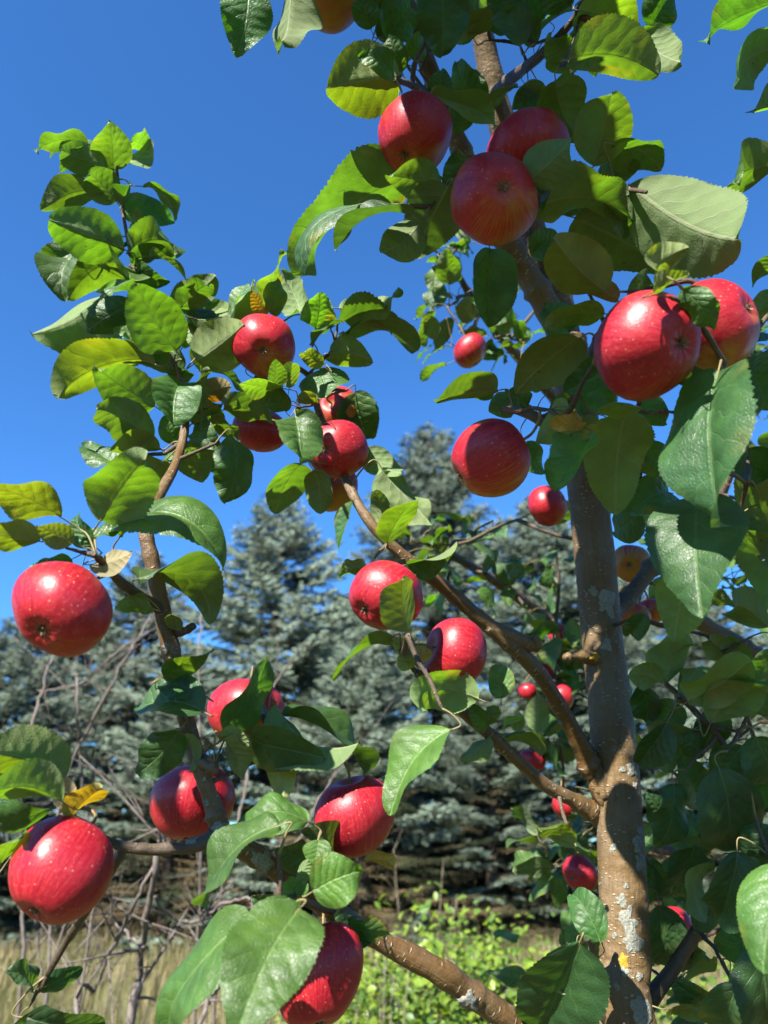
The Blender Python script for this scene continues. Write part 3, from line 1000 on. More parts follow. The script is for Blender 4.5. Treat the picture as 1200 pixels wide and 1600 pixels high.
for i, (px, py, rp, y, who) in enumerate([
    (970, 1407, 8, 0, 0), (981, 1438, 11, 0, 0), (989, 1468, 13, 0, 0), (972, 1503, 7, 1, 0), (957, 1324, 5, 0, 0), (999, 1320, 10, 0, 0), (1001, 1345, 9, 0, 0), (1003, 1300, 7, 0, 0),
    (990, 1200, 9, 0, 0), (973, 1202, 5, 0, 0), (950, 942, 17, 0, 0), (926, 922, 7, 0, 0), (948, 1008, 8, 0, 0), (926, 1027, 7, 1, 0), (1003, 1580, 14, 0, 0), (1000, 1525, 5, 0, 0), (975, 1518, 5, 0, 0),
    (985, 1420, 4, 0, 0), (960, 1462, 4, 0, 0), (992, 1228, 4, 0, 0), (978, 1385, 3, 0, 0), (963, 1540, 4, 0, 0),
    (728, 1558, 12, 0, 'L'), (350, 1303, 15, 0, 'L'), (366, 1296, 6, 1, 'L'), (338, 1318, 9, 0, 'L'), (410, 1345, 14, 0, 'L'), (300, 1312, 7, 0, 'L2'), (258, 1012, 6, 0, 'L'), (322, 1255, 4, 0, 'L'), (875, 1130, 5, 0, 'M'), (640, 948, 6, 0, 'M')]):
    hit = on_surface(px, py)
    if hit:
        t, p, n, ax, rad = hit
        lichen(p, n, ax, rp, t, TRUNK if who == 0 else LIMB_OBJ[who], M_LICHEN_Y if y else M_LICHEN, 200 + i, max(rad, .004))

# ------------------------------------------------------------------ apple trees: leaves
HUES = {'g': (.0225, .054, .0112), 'b': (.0165, .042, .0132), 'l': (.033, .072, .0125), 'y': (.125, .084, .008), 'o': (.08, .037, .006), 't': (.115, .08, .038), 'p': (.075, .095, .027), 'v': (.039, .064, .008)}
rgl = np.random.default_rng(23)
NS, NL = 12, 60


def leaf_shape(L, Wd, bend, fold, curl, rg):
    """x across, y along, z out of the upper face; base at origin, tip at (0, L, 0)"""
    t = np.linspace(0, 1, NL + 1)
    pk = rg.uniform(0.44, 0.56)
    a, b = rg.uniform(.5, .66), rg.uniform(.72, .95)
    sh = t ** a * (1 - t) ** b
    sh = sh / sh.max()
    sh = np.clip(sh + 0.05 * np.exp(-((t - 0.96) / 0.05) ** 2) * (t < 1), 0, 1)
    hw = Wd / 2 * sh * (1 + 0.03 * rg.normal() * np.sin(t * 7 + rg.random() * 6))
    s = np.linspace(-1, 1, NS + 1)
    X = hw[:, None] * s[None]
    tooth = np.where(np.arange(NL + 1) % 2 == 0, 1.022, 0.982)
    tooth = 1 + (tooth - 1) * np.minimum(1, np.minimum(t, 1 - t) * 8)
    X[:, 0] *= tooth * (1 + 0.012 * rg.normal(0, 1, NL + 1))
    X[:, -1] *= tooth * (1 + 0.012 * rg.normal(0, 1, NL + 1))
    ph = bend * (t - 0.35) + 0.25 * bend * t ** 3 + 0.1 * np.sin(t * 5 + rg.random() * 6)
    dy, dz = np.cos(ph), -np.sin(ph)
    yc = np.concatenate([[0], np.cumsum((dy[1:] + dy[:-1]) / 2)]) / NL
    zc = np.concatenate([[0], np.cumsum((dz[1:] + dz[:-1]) / 2)]) / NL
    # side sway of the midrib
    xc = 0.05 * rg.normal() * np.sin(t * math.pi)
    ch = math.hypot(yc[-1], zc[-1])
    c, sn = yc[-1] / ch, zc[-1] / ch
    y2, z2 = (yc * c + zc * sn) / ch * L, (-yc * sn + zc * c) / ch * L
    ta = np.arctan2(np.gradient(z2), np.gradient(y2))
    wa, wf1, wf2 = rg.uniform(0.03, 0.15) * Wd, rg.uniform(6, 13), rg.uniform(0, 6.28)
    up = np.abs(X) * math.tan(fold) - curl * X ** 2 / (Wd / 2)
    up = up + wa * np.sin(wf1 * t + wf2)[:, None] * np.where(s > 0, 1, -0.8)[None] * (s ** 2)[None]
    up = up + 0.02 * Wd * np.sin(t[:, None] * 50 + np.abs(s)[None] * 3) * (np.abs(s) * (1 - np.abs(s)))[None]
    tw = rg.normal(0, 0.4) * t ** 1.5
    Xt = X * np.cos(tw)[:, None] - up * np.sin(tw)[:, None]
    up = X * np.sin(tw)[:, None] + up * np.cos(tw)[:, None]
    Y = y2[:, None] - up * np.sin(ta)[:, None]
    Z = z2[:, None] + up * np.cos(ta)[:, None]
    V = np.stack([Xt + (xc * L)[:, None], Y, Z], -1).reshape(-1, 3)
    uv = np.stack([X / (Wd / 2), np.broadcast_to(t[:, None], X.shape)], -1).reshape(-1, 2)
    n = NS + 1
    i = np.arange(NL)[:, None] * n + np.arange(NS)[None]
    Q = np.stack([i, i + 1, i + n + 1, i + n], -1).reshape(-1, 4)
    return V, Q, uv


def nearest(p, store):
    best = None
    for C, rad in store:
        d = np.linalg.norm(C - p, axis=1) - rad
        i = int(np.argmin(d))
        if best is None or d[i] < best[0]:
            best = (d[i], C[i], rad[i])
    return best


def reach_out(p, parent, store, gap, rg):
    """a thin twig from the nearest wood to within gap of p, so that what grows at p hangs on something"""
    g = nearest(p, store)
    if g[0] < gap + .012:
        return
    e = p + unit(g[1] - p) * gap
    st = g[1]
    L = np.linalg.norm(e - st)
    m1 = st + (e - st) * .35 + rg.normal(0, .025 * L, 3) - np.array((0, 0, .04 * L))
    m2 = st + (e - st) * .7 + rg.normal(0, .02 * L, 3)
    r = min(.0032, .0016 + L * .012)
    limb('twig', np.vstack([np.append(st, r * 1.2), np.append(m1, r), np.append(m2, r * .85), np.append(e, r * .75), np.append(e + (p - e) * .25, r * .5)]), parent, M_TWIG, 7, rg, .06, 6, .1, store)


def put_leaf(B, a, n, L, Wd, bend, fold, curl, hue, parent, rg, store, pet=True, reach=0.05):
    V, Q, uv = leaf_shape(L, Wd, bend, fold, curl, rg)
    x = np.cross(a, n)
    Mx = np.stack([x, a, n], 1)
    W = V @ Mx.T + B
    F = [Q]
    fm = np.zeros(len(Q), int)
    if pet:
        g = nearest(B, store)
        end = g[1]
        if g[0] > reach:
            end = B + unit(end - B) * reach
        t0 = unit(W[(NS + 1) * 3 + NS // 2] - W[NS // 2])
        Lp = np.linalg.norm(end - B)
        m1 = B - t0 * min(0.45 * Lp, 0.014)
        c = catmull(np.array([W[(NS + 1) * 4 + NS // 2], B + t0 * .001, m1, (m1 + end) / 2 + np.array((0, 0, .12 * Lp)), end]), 4)
        V2, Q2, T2, uv2 = tube(c, np.linspace(.00035, .0011, len(c)) * (L / .075) ** .5, 5)
        W = np.vstack([W, V2])
        uv = np.vstack([uv, uv2 * 20])
        F = [np.vstack([Q, Q2 + len(V)]), T2 + len(V)]
        fm = np.concatenate([np.zeros(len(Q)), np.ones(len(Q2) + len(T2))])
    off = np.array(parent.location)
    o = add('leaf', make_mesh('leaf', W - B, F, [M_LEAF, M_PET], uv, None, fm), parent, B - off)
    c = np.array(HUES[hue]) * np.array((1 + .12 * rg.normal(), 1, 1 + .1 * rg.normal())) * (1 + .06 * rg.normal())
    o.color = (*np.clip(c, .005, 1), 1)
    return o


def fit_leaf(row, parent, store=SAMPLES):
    tk = row.split()
    bx, by, tx, ty, w = map(float, tk[:5])
    code, d = tk[5], float(tk[6])
    bend, hue = None, 'g'
    for k in tk[7:]:
        if k[0].isalpha():
            hue = k
        else:
            bend = float(k)
    rg = rgl
    B = P(bx, by, d)
    Lp = math.hypot(tx - bx, ty - by)
    best = None
    for k in (-.75, -.5, -.25, -.08, .08, .25, .5, .75):
        T = P(tx, ty, d + k * Lp * d / FPX)
        a = T - B
        L = np.linalg.norm(a)
        a = a / L
        wv = w * d / FPX
        wr = max(wv, 0.62 * L)
        ang = math.acos(min(1, wv / wr))
        v = unit(CAMLOC - (B + T) / 2)
        n0 = unit(v - a * (v @ a))
        if code in 'GLU':
            n0 = -n0
        for r in (ang, -ang):
            n = rot(n0, a, r)
            s = float(n @ SUN)
            nz = n[2]
            sc = {'G': s + .3 * nz, 'L': -s + .2 * nz, 'T': .8 * s + .25 * nz, 'D': -abs(s - .08) + .15 * nz, 'U': .6 * nz + .1 * s, 'X': nz}[code]
            sc -= .3 * abs(k)
            if best is None or sc > best[0]:
                best = (sc, a, n, L, wr)
    _, a, n, L, wr = best
    bd = R(bend if bend is not None else rg.uniform(25, 85))
    put_leaf(B, a, n, L * 1.02, wr * 1.06, bd, R(rg.uniform(8, 38)), rg.uniform(-0.15, 0.7), hue, parent, rg, store)


NEAR_LEAVES = '''
138 225 58 238 32 G .80 55
178 268 170 192 58 G .80 30
200 255 235 218 32 L .81
168 262 97 235 46 G .79 45
143 300 65 328 42 G .79 60
182 315 140 272 52 G .79
190 325 271 347 46 D .80 50
190 322 205 287 26 G .79
195 390 80 345 78 G .77 45 l
150 385 72 420 46 D .80 55
203 440 106 470 66 G .76 110 l
124 403 102 470 38 T .80
160 460 52 520 78 L .77 45
205 475 137 515 52 D .78
200 395 271 400 48 G .79 75
205 412 257 386 27 G .78
212 415 265 440 36 D .79
275 548 215 445 84 G .75 25 l
262 478 335 432 42 L .79
282 482 327 446 40 G .78
300 497 393 437 62 L .76
308 565 380 508 78 G .75 30 l
240 568 95 622 66 G .74 95 v
262 582 195 530 46 G .77
242 635 155 578 72 G .75 45
283 598 270 664 72 T .74 30
245 530 178 518 27 D .78
285 590 285 528 24 T .78
310 622 360 604 36 U .77 40 o
238 688 153 640 62 G .74 50
182 728 130 700 42 T .76
250 702 172 706 34 G .75 30 l
255 720 210 762 44 U .74
288 715 258 712 26 T .73 20
290 700 318 752 62 G .75
270 695 265 645 32 D .76
300 662 345 632 32 U .77
350 632 425 662 48 U .75
362 682 352 784 58 D .70 30
330 655 372 690 30 G .77
312 640 350 668 30 U .78 v
302 700 335 738 34 U .77
262 600 300 585 26 U .78
415 482 445 395 22 G .78 20 l
416 492 393 458 27 U .78 20 y
428 494 430 438 34 D .77
468 487 440 422 50 L .80
493 514 500 458 52 G .79 20 l
530 482 622 450 38 L .80 60
525 508 646 550 46 G .79 85
540 520 612 520 32 G .80
517 552 582 566 48 G .78 40 l
505 572 474 552 28 G .77 v
500 578 509 620 80 T .79 15
440 607 375 600 24 G .73 30 l
425 612 430 562 32 G .73 15 l
452 606 456 568 27 G .73 l
446 642 425 600 36 D .74
496 622 464 628 22 U .75 v
555 612 580 684 62 D .88
462 650 468 723 78 T .68 20
470 725 430 802 58 G .76 25
490 735 500 802 42 U .75
553 782 530 856 16 T .75 15 b
570 700 626 738 42 L .79
598 735 676 822 46 L .77 20
590 828 585 768 34 U .75
605 850 650 784 42 G .72 40 v
635 882 712 846 32 D .71
572 888 530 902 28 U .70
640 986 630 905 50 G .60 20 v
612 995 522 1062 26 G .69 35 l
655 1012 612 1000 24 L .69 p
647 1015 626 1046 30 L .69 p
645 1026 676 1020 26 U .68 y
748 1092 660 1112 50 G .68 100 l
783 1092 772 1040 40 T .73 l
765 1132 735 1098 30 D .72
762 1122 778 1104 22 G .73 l
706 1140 612 1272 60 T .58 25 l
765 1152 720 1184 27 L .72
786 1135 816 1124 14 G .73 l
790 1150 846 1180 30 G .74
95 808 -30 772 48 G .52 50 v
62 846 -30 828 48 G .51 40 v
115 848 60 822 40 G .51 30 v
146 852 125 803 30 T .53
140 882 207 862 28 L .52 40 t
112 874 52 882 28 D .53
156 815 226 720 98 G .53 20 l
188 838 345 890 66 T .56 105 l
135 864 192 828 18 D .55
215 905 326 976 40 G .58 90
238 950 180 952 30 U .57
282 985 262 962 22 U .60 v
255 1057 333 1014 46 D .58 30
318 1112 218 1106 56 T .56 40 b
310 1085 250 1072 40 T .57 30 b
352 1142 416 1026 52 D .62 20 b
282 1140 215 1208 58 D .58 25 b
286 1148 296 1206 24 U .58
430 1096 560 1158 50 L .62 60
440 1118 571 1206 32 D .63 45
380 1152 506 1182 58 D .60 40 b
424 1180 443 1246 42 L .62 15 p
350 1155 376 1216 34 G .57 20 l
340 1150 388 1165 22 U .57 v
92 1228 -20 1178 64 U .50 40 v
96 1252 -20 1244 40 G .49 35 l
106 1264 84 1204 32 L .51 20 t
110 1278 158 1232 28 G .50 25 y
0 1352 36 1308 20 G .49 l
80 1262 -25 1262 30 D .53
60 1546 128 1512 30 D .60 30 b
50 1542 8 1520 28 D .60 b
42 1590 162 1596 54 D .58 30 b
30 1600 70 1570 40 D .60 b
480 1284 380 1304 52 T .56 100 l
438 1290 316 1414 54 T .50 35 l
498 1312 490 1364 40 T .55 20 l
488 1393 566 1360 76 T .50 20 l
466 1416 450 1374 42 T .50 15 l
466 1382 482 1344 22 L .53
468 1420 366 1630 122 T .43 25 l
393 1432 270 1612 52 T .47 70 l
452 1426 394 1400 44 D .56 b
482 1352 430 1328 48 D .58 b
540 1440 614 1458 36 D .57 b
570 1346 615 1356 20 G .61 y
520 1335 470 1300 40 D .60 b
515 1440 560 1470 40 D .56 b
388 -18 370 88 76 D .66 25
455 -25 440 62 62 L .68 25
625 118 513 138 104 G .66 30 v
616 122 561 90 36 D .63
628 112 608 58 38 D .68
580 45 566 -10 40 D .74
605 60 640 10 60 D .76
690 -25 690 87 78 D .66 b
772 32 706 64 38 G .72 v
760 10 700 30 50 D .74
813 72 776 22 40 T .70
834 74 830 22 28 G .72
745 152 714 98 42 D .80
686 152 690 110 36 D .76 b
672 148 774 198 36 U .70 40
906 16 990 72 80 G .64 25 l
890 10 850 -30 50 D .68
1000 52 1062 96 58 L .64 30
1018 42 1052 -10 56 D .65
890 93 1028 116 74 U .60 30
892 90 862 58 44 U .66
868 126 906 220 74 U .64
927 260 955 148 82 U .62 20
960 226 1032 266 54 G .61
940 286 1000 256 42 U .63
826 282 892 216 80 U .57 20
985 290 1150 372 130 L .60 35
840 324 988 346 84 U .60
950 300 976 372 42 D .62
898 340 1044 425 104 U .64
946 456 868 376 84 U .57 20 v
1036 430 1076 387 42 G .46 v
1020 456 1076 430 27 U .455 v
1066 450 1113 513 48 D .47
966 470 912 460 28 U .58 o
945 490 856 511 32 U .60 v
906 528 808 614 80 U .60 45
960 560 885 612 54 D .62
1212 5 1106 66 48 G .62 35
1210 75 1157 123 54 G .64 70
1220 165 1177 176 32 G .66 l
1220 255 1152 288 58 G .64
1220 400 1177 448 34 G .62
1222 462 1171 492 46 U .62
1122 582 1126 818 138 T .50 25 b
1090 775 1098 962 138 T .53 20 b
1075 905 1053 1000 84 U .55
976 645 962 802 104 U .60 20
1003 640 933 647 16 G .56 l
888 640 836 694 54 G .58 95 l
912 660 857 666 28 T .58 y
922 685 866 765 48 T .57 25 l
778 610 685 624 44 G .66 12
800 625 764 642 42 D .68
826 632 792 610 36 D .72
765 388 763 510 68 D .66 20
640 276 478 428 80 U .70 75
690 288 610 275 60 U .64
642 336 527 391 30 D .62 b
560 320 478 428 30 D .63 b
655 350 598 394 58 L .64
702 290 648 402 92 U .62
730 245 700 300 46 D .66 b
820 300 870 280 36 D .66
1032 1066 984 1058 34 U .70
1042 1070 1086 1008 42 U .71
1075 1096 1172 1034 62 U .68
1060 1085 1110 1060 40 U .70
1110 1130 1200 1070 60 U .68
1042 1130 996 1192 46 D .70 b
1086 1140 1044 1208 52 U .70
1122 1198 1108 1322 92 D .66 b
1052 1224 1022 1320 38 D .70 b
1168 1240 1122 1324 62 D .65 b
1152 1330 1122 1434 62 D .64 b
1114 1344 1104 1440 34 U .68
1216 1348 1194 1518 96 T .46 25
1182 1478 1162 1592 84 D .58 b
1150 1538 1130 1615 72 D .60 b
1030 1415 1046 1498 62 D .76 b
1140 1520 1086 1575 18 D .66 b
1050 1576 1112 1602 24 G .70 l
1020 1340 1000 1400 40 D .80 b
1180 1150 1215 1230 70 D .66 b
1190 1080 1215 1020 50 U .68
1100 1180 1060 1150 40 D .72 b
1170 1400 1130 1380 40 U .70
1000 1070 1010 1130 44 D .74 b
906 1472 832 1604 112 D .60 35 b
938 1472 894 1400 52 T .64
895 1322 848 1300 32 G .70 l
892 1530 858 1598 44 U .64
930 1500 880 1540 30 T .66 l
900 1480 850 1530 26 L .62 p
1180 760 1215 900 90 U .62
1150 830 1200 960 80 U .66
1120 560 1060 600 50 D .60 b
1180 560 1200 640 70 T .60
1000 800 960 830 60 D .74 b
1045 770 985 800 60 D .72 b
1010 960 985 990 34 D .78
1060 1100 1030 1150 50 U .72
1130 1110 1105 1165 48 D .72 b
1160 1165 1120 1215 55 D .70 b
1195 1190 1165 1250 60 D .70 b
1095 1250 1060 1180 50 D .76 b
1040 1290 1010 1240 44 D .78 b
1085 1320 1050 1380 56 D .74 b
1060 1400 1020 1350 44 D .80 b
1125 1440 1075 1400 50 D .72 b
1170 1450 1120 1480 54 D .70 b
1090 1500 1055 1440 48 D .76 b
1200 1560 1150 1530 56 D .60 b
1100 1570 1050 1530 46 D .74 b
1060 1540 1110 1500 40 U .76
1205 1290 1180 1360 64 D .64 b
1195 1120 1150 1085 46 U .72
1150 1040 1110 1000 44 U .80
1200 980 1150 950 54 U .78
1130 1000 1180 1040 40 U .80
1170 700 1200 770 60 D .66
1195 800 1150 850 64 U .66
1010 690 1040 740 50 D .68
1000 620 1040 660 46 D .66
1150 600 1190 560 50 D .66
1185 520 1150 545 40 T .70
1165 1580 1120 1560 60 D .66 b
1000 1500 1040 1460 40 D .80 b
700 20 650 -10 60 D .80
740 60 700 10 55 D .78
800 40 750 -5 60 D .78 b
850 30 810 -15 60 D .76
870 70 900 110 50 U .72
820 130 850 170 40 U .78
840 140 800 170 36 D .80
720 120 760 160 40 D .84
600 20 560 -20 50 D .80
640 90 660 60 40 D .82
590 60 620 30 40 D .80
740 190 700 170 40 D .84
905 170 880 120 40 U .72
870 300 910 330 44 U .70
1010 330 1040 380 50 U .66
985 470 1010 430 36 U .62
900 420 860 380 50 D .70
850 600 830 560 50 D .74
905 620 870 660 54 D .74
920 600 960 640 54 D .72
940 660 900 690 44 U .74
820 690 850 740 40 D .74
770 620 740 590 36 D .74
890 520 850 480 50 D .80 b
915 560 880 600 52 D .78 b
930 620 965 590 46 D .80 b
880 650 915 700 46 D .80 b
800 330 770 370 44 D .80 b
830 400 870 370 44 D .82 b
'''
rows = NEAR_LEAVES.strip().splitlines()


def leaf_base(r):
    k = r.split()
    return P(float(k[0]), float(k[1]), float(k[6]))


todo = [(nearest(leaf_base(r), SAMPLES)[0], i) for i, r in enumerate(rows)]
for _, i in sorted(todo):
    reach_out(leaf_base(rows[i]), tree, SAMPLES, .024, rgw)
    fit_leaf(rows[i], tree)

rgf = np.random.default_rng(58)
for key, lo, hi, cnt in (('L', 150, 208, 14), ('M', 92, 128, 10), ('U', 10, 40, 5), ('A', 40, 66, 5)):
    pts = catmull(world_pts(LIMBS[key][0]), 8)[:, :3]
    for _ in range(cnt):
        p = pts[min(len(pts) - 1, rgf.integers(lo, hi))]
        out = unit(rgf.normal(0, 1, 3) * (1, .7, 1) + np.array((0, .1, .25)))
        B = p + out * rgf.uniform(.018, .035)
        n = unit(np.array((0, 0, .7)) + SUN * .5 + rgf.normal(0, .4, 3))
        ax_ = unit(out + rgf.normal(0, .3, 3) - np.array((0, 0, .2)))
        n = unit(n - ax_ * (n @ ax_))
        L = rgf.uniform(.038, .06)
        put_leaf(B, ax_, n, L, L * rgf.uniform(.52, .66), R(rgf.uniform(25, 80)), R(rgf.uniform(8, 35)), rgf.uniform(0, .4), rgf.choice(list('ggglb')), tree, rgf, SAMPLES)

# unseen leaves added overhead on the sun line, to shade chosen places
SHADE = [
    # px, py, metres to the shaded place, metres towards the sun, spread, leaves
    (700, 210, .75, .34, .06, 9), (770, 310, .56, .30, .045, 8), (830, 180, .68, .36, .05, 8), (760, 150, .93, .5, .05, 6),
    (900, 330, .62, .34, .07, 12), (560, 340, .62, .30, .05, 6), (920, 820, .88, .62, .06, 12), (935, 700, .90, .62, .06, 9), (950, 930, .86, .66, .04, 7),
    (880, 560, .92, .52, .07, 10), (765, 715, .58, .42, .04, 7), (960, 700, .60, .45, .04, 6), (840, 430, .95, .55, .06, 8), (930, 100, .62, .30, .05, 8),
    (1100, 1200, .68, .75, .07, 14), (1150, 1300, .64, .75, .06, 10), (1130, 1480, .62, .8, .06, 12), (1080, 1120, .70, .72, .05, 8), (1140, 960, .93, .75, .06, 8),
    (770, 690, .57, .40, .03, 16), (740, 740, .58, .46, .03, 12), (1045, 480, .47, .33, .02, 6), (275, 1210, .62, .6, .03, 8), (1060, 1280, .68, .8, .06, 8), (960, 100, .61, .3, .04, 10), (940, 210, .6, .3, .04, 10), (620, 320, .64, .34, .05, 10), (500, 1540, .52, .7, .04, 8),
    (300, 1190, .59, .55, .035, 6), (380, 1130, .61, .55, .04, 6), (740, 940, .755, .62, .03, 5), (600, 40, .78, .4, .05, 6),
]
OPEN = [  # places the sun reaches: nothing overhead may stand in the way
    (960, 1200, .76, .05), (965, 1300, .75, .05), (965, 1400, .73, .05), (980, 1500, .70, .05), (985, 1580, .69, .05), (935, 1110, .79, .03), (870, 1090, .77, .03), (845, 1050, .77, .03),
    (70, 920, .47, .07), (110, 1340, .47, .07), (985, 500, .47, .045), (960, 560, .48, .04), (580, 920, .66, .06), (720, 1010, .68, .05), (545, 1250, .60, .07), (420, 530, .73, .07), (535, 690, .75, .07),
    (420, 1500, .39, .08), (1130, 780, .41, .06), (1110, 880, .46, .06), (1080, 310, .50, .07), (970, 35, .64, .04), (560, 95, .66, .05), (605, 195, .66, .02), (625, 180, .66, .02), (290, 1290, .61, .02),
    (680, 1515, .6, .05), (1130, 470, .52, .04), (530, 1390, .49, .07), (235, 860, .61, .04), (650, 1200, .57, .06), (1185, 1430, .44, .06), (180, 770, .52, .07), (270, 830, .55, .06), (160, 450, .77, .09), (200, 350, .79, .09), (180, 600, .75, .09),
    (300, 530, .76, .09), (540, 500, .79, .09), (640, 780, .77, .06), (740, 1100, .68, .05), (600, 1010, .69, .05), (370, 20, .66, .03), (1000, 240, .61, .04), (1150, 50, .63, .05), (1190, 280, .64, .05), (755, 110, .94, .02)]
OPEN = [(P(x, y, d), r) for x, y, d, r in OPEN]


def overhead_ok(p):
    w = p - CAMLOC
    z = w @ FWD
    if z > 0.02:
        px, py = 600 + FPX * (w @ RGT) / z, 800 - FPX * (w @ UPV) / z
        m = .075 * FPX / z
        if -m < px < 1200 + m and -m < py < 1600 + m:
            return False
    elif np.linalg.norm(w) < .12:
        return False
    for q, r in OPEN:
        v = p - q
        al = v @ SUN
        if al > 0 and np.linalg.norm(v - al * SUN) < r + .02:
            return False
    return True


rgs = np.random.default_rng(77)
over = MB()
vv, qq, uu = [], [], []
nv = 0
hub = []
for px, py, d, t, spread, cnt in SHADE:
    c = P(px, py, d) + SUN * t
    hub.append(c)
    for _ in range(cnt):
        B = c + rgs.normal(0, spread * .7, 3)
        for _k in range(12):
            if overhead_ok(B):
                break
            B = c + rgs.normal(0, spread * .7, 3) + SUN * rgs.uniform(0, .25)
        else:
            continue
        n = unit(SUN * .8 + np.array((0, 0, .5)) + rgs.normal(0, .35, 3))
        a = unit(np.cross(n, rgs.normal(0, 1, 3)) - np.array((0, 0, .25)))
        n = unit(n - a * (n @ a))
        V, Q, uv = leaf_shape(rgs.uniform(.05, .08), rgs.uniform(.032, .05), R(35), R(10), .1, rgs)
        vv.append(V @ np.stack([np.cross(a, n), a, n], 1).T + B)
        qq.append(Q + nv); uu.append(uv); nv += len(V)
for _ in range(900):  # more unseen leaves, added to cut the sky light from above
    B = np.array((rgs.uniform(-.35, .75), rgs.uniform(-.25, .95), rgs.uniform(1.95, 2.75)))
    if not overhead_ok(B):
        continue
    n = unit(SUN * .4 + np.array((0, 0, .7)) + rgs.normal(0, .45, 3))
    a = unit(np.cross(n, rgs.normal(0, 1, 3)) - np.array((0, 0, .25)))
    n = unit(n - a * (n @ a))
    V, Q, uv = leaf_shape(rgs.uniform(.055, .085), rgs.uniform(.035, .052), R(35), R(10), .1, rgs)
    vv.append(V @ np.stack([np.cross(a, n), a, n], 1).T + B)
    qq.append(Q + nv); uu.append(uv); nv += len(V)
o = add('shade_caster_leaves', make_mesh('shade_caster_leaves', np.vstack(vv) - NEAR_ROOT, [np.vstack(qq)], [M_LEAF], np.vstack(uu)), tree)
o.color = (.012, .028, .006, 1)  # added shade casters, darkened so that little sun passes through
tag(o, kind='stuff')

# ------------------------------------------------------------------ the apple tree behind
BACK_ROOT = np.array((0.50, 1.62, 0.0))
tree2 = empty('apple_tree', BACK_ROOT)
tag(tree2, 'second apple tree behind the trunk, its smaller apples and leaves partly hidden', 'apple tree')
rgb = np.random.default_rng(31)
t2 = world_pts([(985, 1650, 1.36, 22), (972, 1400, 1.45, 21), (955, 1200, 1.53, 20), (935, 1000, 1.6, 18), (918, 850, 1.64, 17), (905, 700, 1.66, 15), (880, 560, 1.66, 12), (830, 440, 1.62, 8), (770, 370, 1.58, 5)])
limb('trunk', np.vstack([[[*BACK_ROOT[:2], -.05, .05]], [[BACK_ROOT[0] - .01, BACK_ROOT[1], .6, .034]], t2]), tree2, M_TRUNK, 12, rgb, .03, 8, .02, SAMPLES_B)
NODES_B = [  # px, py, metres, leaves, leaf length m, spread m
    (690, 400, 1.30, 11, .052, .045), (715, 470, 1.28, 11, .052, .045), (735, 525, 1.30, 9, .05, .04), (800, 530, 1.32, 9, .05, .045), (720, 380, 1.36, 9, .05, .04), (790, 470, 1.36, 7, .05, .04), (880, 430, 1.4, 5, .05, .03),
    (690, 850, 1.25, 8, .045, .05), (740, 830, 1.3, 6, .045, .05), (700, 900, 1.3, 7, .045, .04), (770, 905, 1.3, 7, .045, .04), (830, 965, 1.4, 14, .04, .05), (870, 880, 1.25, 6, .05, .04), (640, 840, 1.3, 5, .045, .04),
    (865, 1020, 1.22, 9, .06, .04), (890, 1075, 1.2, 9, .06, .04), (850, 1150, 1.2, 8, .055, .04), (880, 1200, 1.2, 8, .055, .04), (900, 1320, 1.2, 12, .055, .04), (880, 1350, 1.22, 8, .06, .045), (915, 1420, 1.15, 6, .06, .03),
    (1050, 1440, 1.1, 8, .06, .04), (900, 1540, 1.1, 9, .055, .045), (860, 1560, 1.15, 6, .05, .04), (1060, 1560, 1.15, 8, .05, .05), (1020, 1180, 1.2, 7, .06, .05),
    (1150, 560, 1.25, 12, .055, .06), (1170, 640, 1.25, 12, .055, .06), (1120, 900, 1.3, 8, .06, .05), (1160, 760, 1.2, 8, .06, .05), (1160, 1080, 1.1, 8, .06, .05), (1000, 900, 1.2, 6, .06, .04), (1060, 870, 1.25, 6, .06, .05), (980, 760, 1.3, 6, .06, .05), (1180, 900, 1.2, 7, .06, .05),
    (1190, 1250, 1.1, 8, .065, .06), (1080, 1330, 1.15, 8, .065, .06), (1190, 1420, 1.1, 7, .065, .06),
]
for rows in [
    [(940, 1050, 1.58, 11), (850, 965, 1.50, 10), (770, 905, 1.40, 8), (710, 870, 1.32, 6), (660, 845, 1.28, 4)],
    [(900, 660, 1.66, 10), (830, 580, 1.50, 9), (770, 510, 1.38, 7), (722, 440, 1.32, 5), (700, 385, 1.32, 3)],
    [(955, 1230, 1.52, 9), (905, 1170, 1.36, 8), (872, 1090, 1.26, 6), (862, 1030, 1.24, 4)],
    [(965, 1420, 1.44, 9), (925, 1370, 1.30, 7), (895, 1330, 1.22, 5)],
    [(940, 1000, 1.6, 12), (1040, 920, 1.42, 10), (1120, 790, 1.30, 8), (1160, 660, 1.27, 5), (1150, 570, 1.27, 3)],
    [(960, 1300, 1.5, 10), (1060, 1330, 1.28, 8), (1140, 1290, 1.15, 6), (1200, 1240, 1.10, 4)],
    [(975, 1500, 1.42, 9), (1030, 1500, 1.22, 7), (1065, 1480, 1.14, 4)]]:
    limb('branch', world_pts(rows), tree2, M_TWIG, 9, rgb, .04, 8, .04, SAMPLES_B)
TR2 = (np.vstack([s[0] for s in SAMPLES_B]), np.concatenate([s[1] for s in SAMPLES_B]))
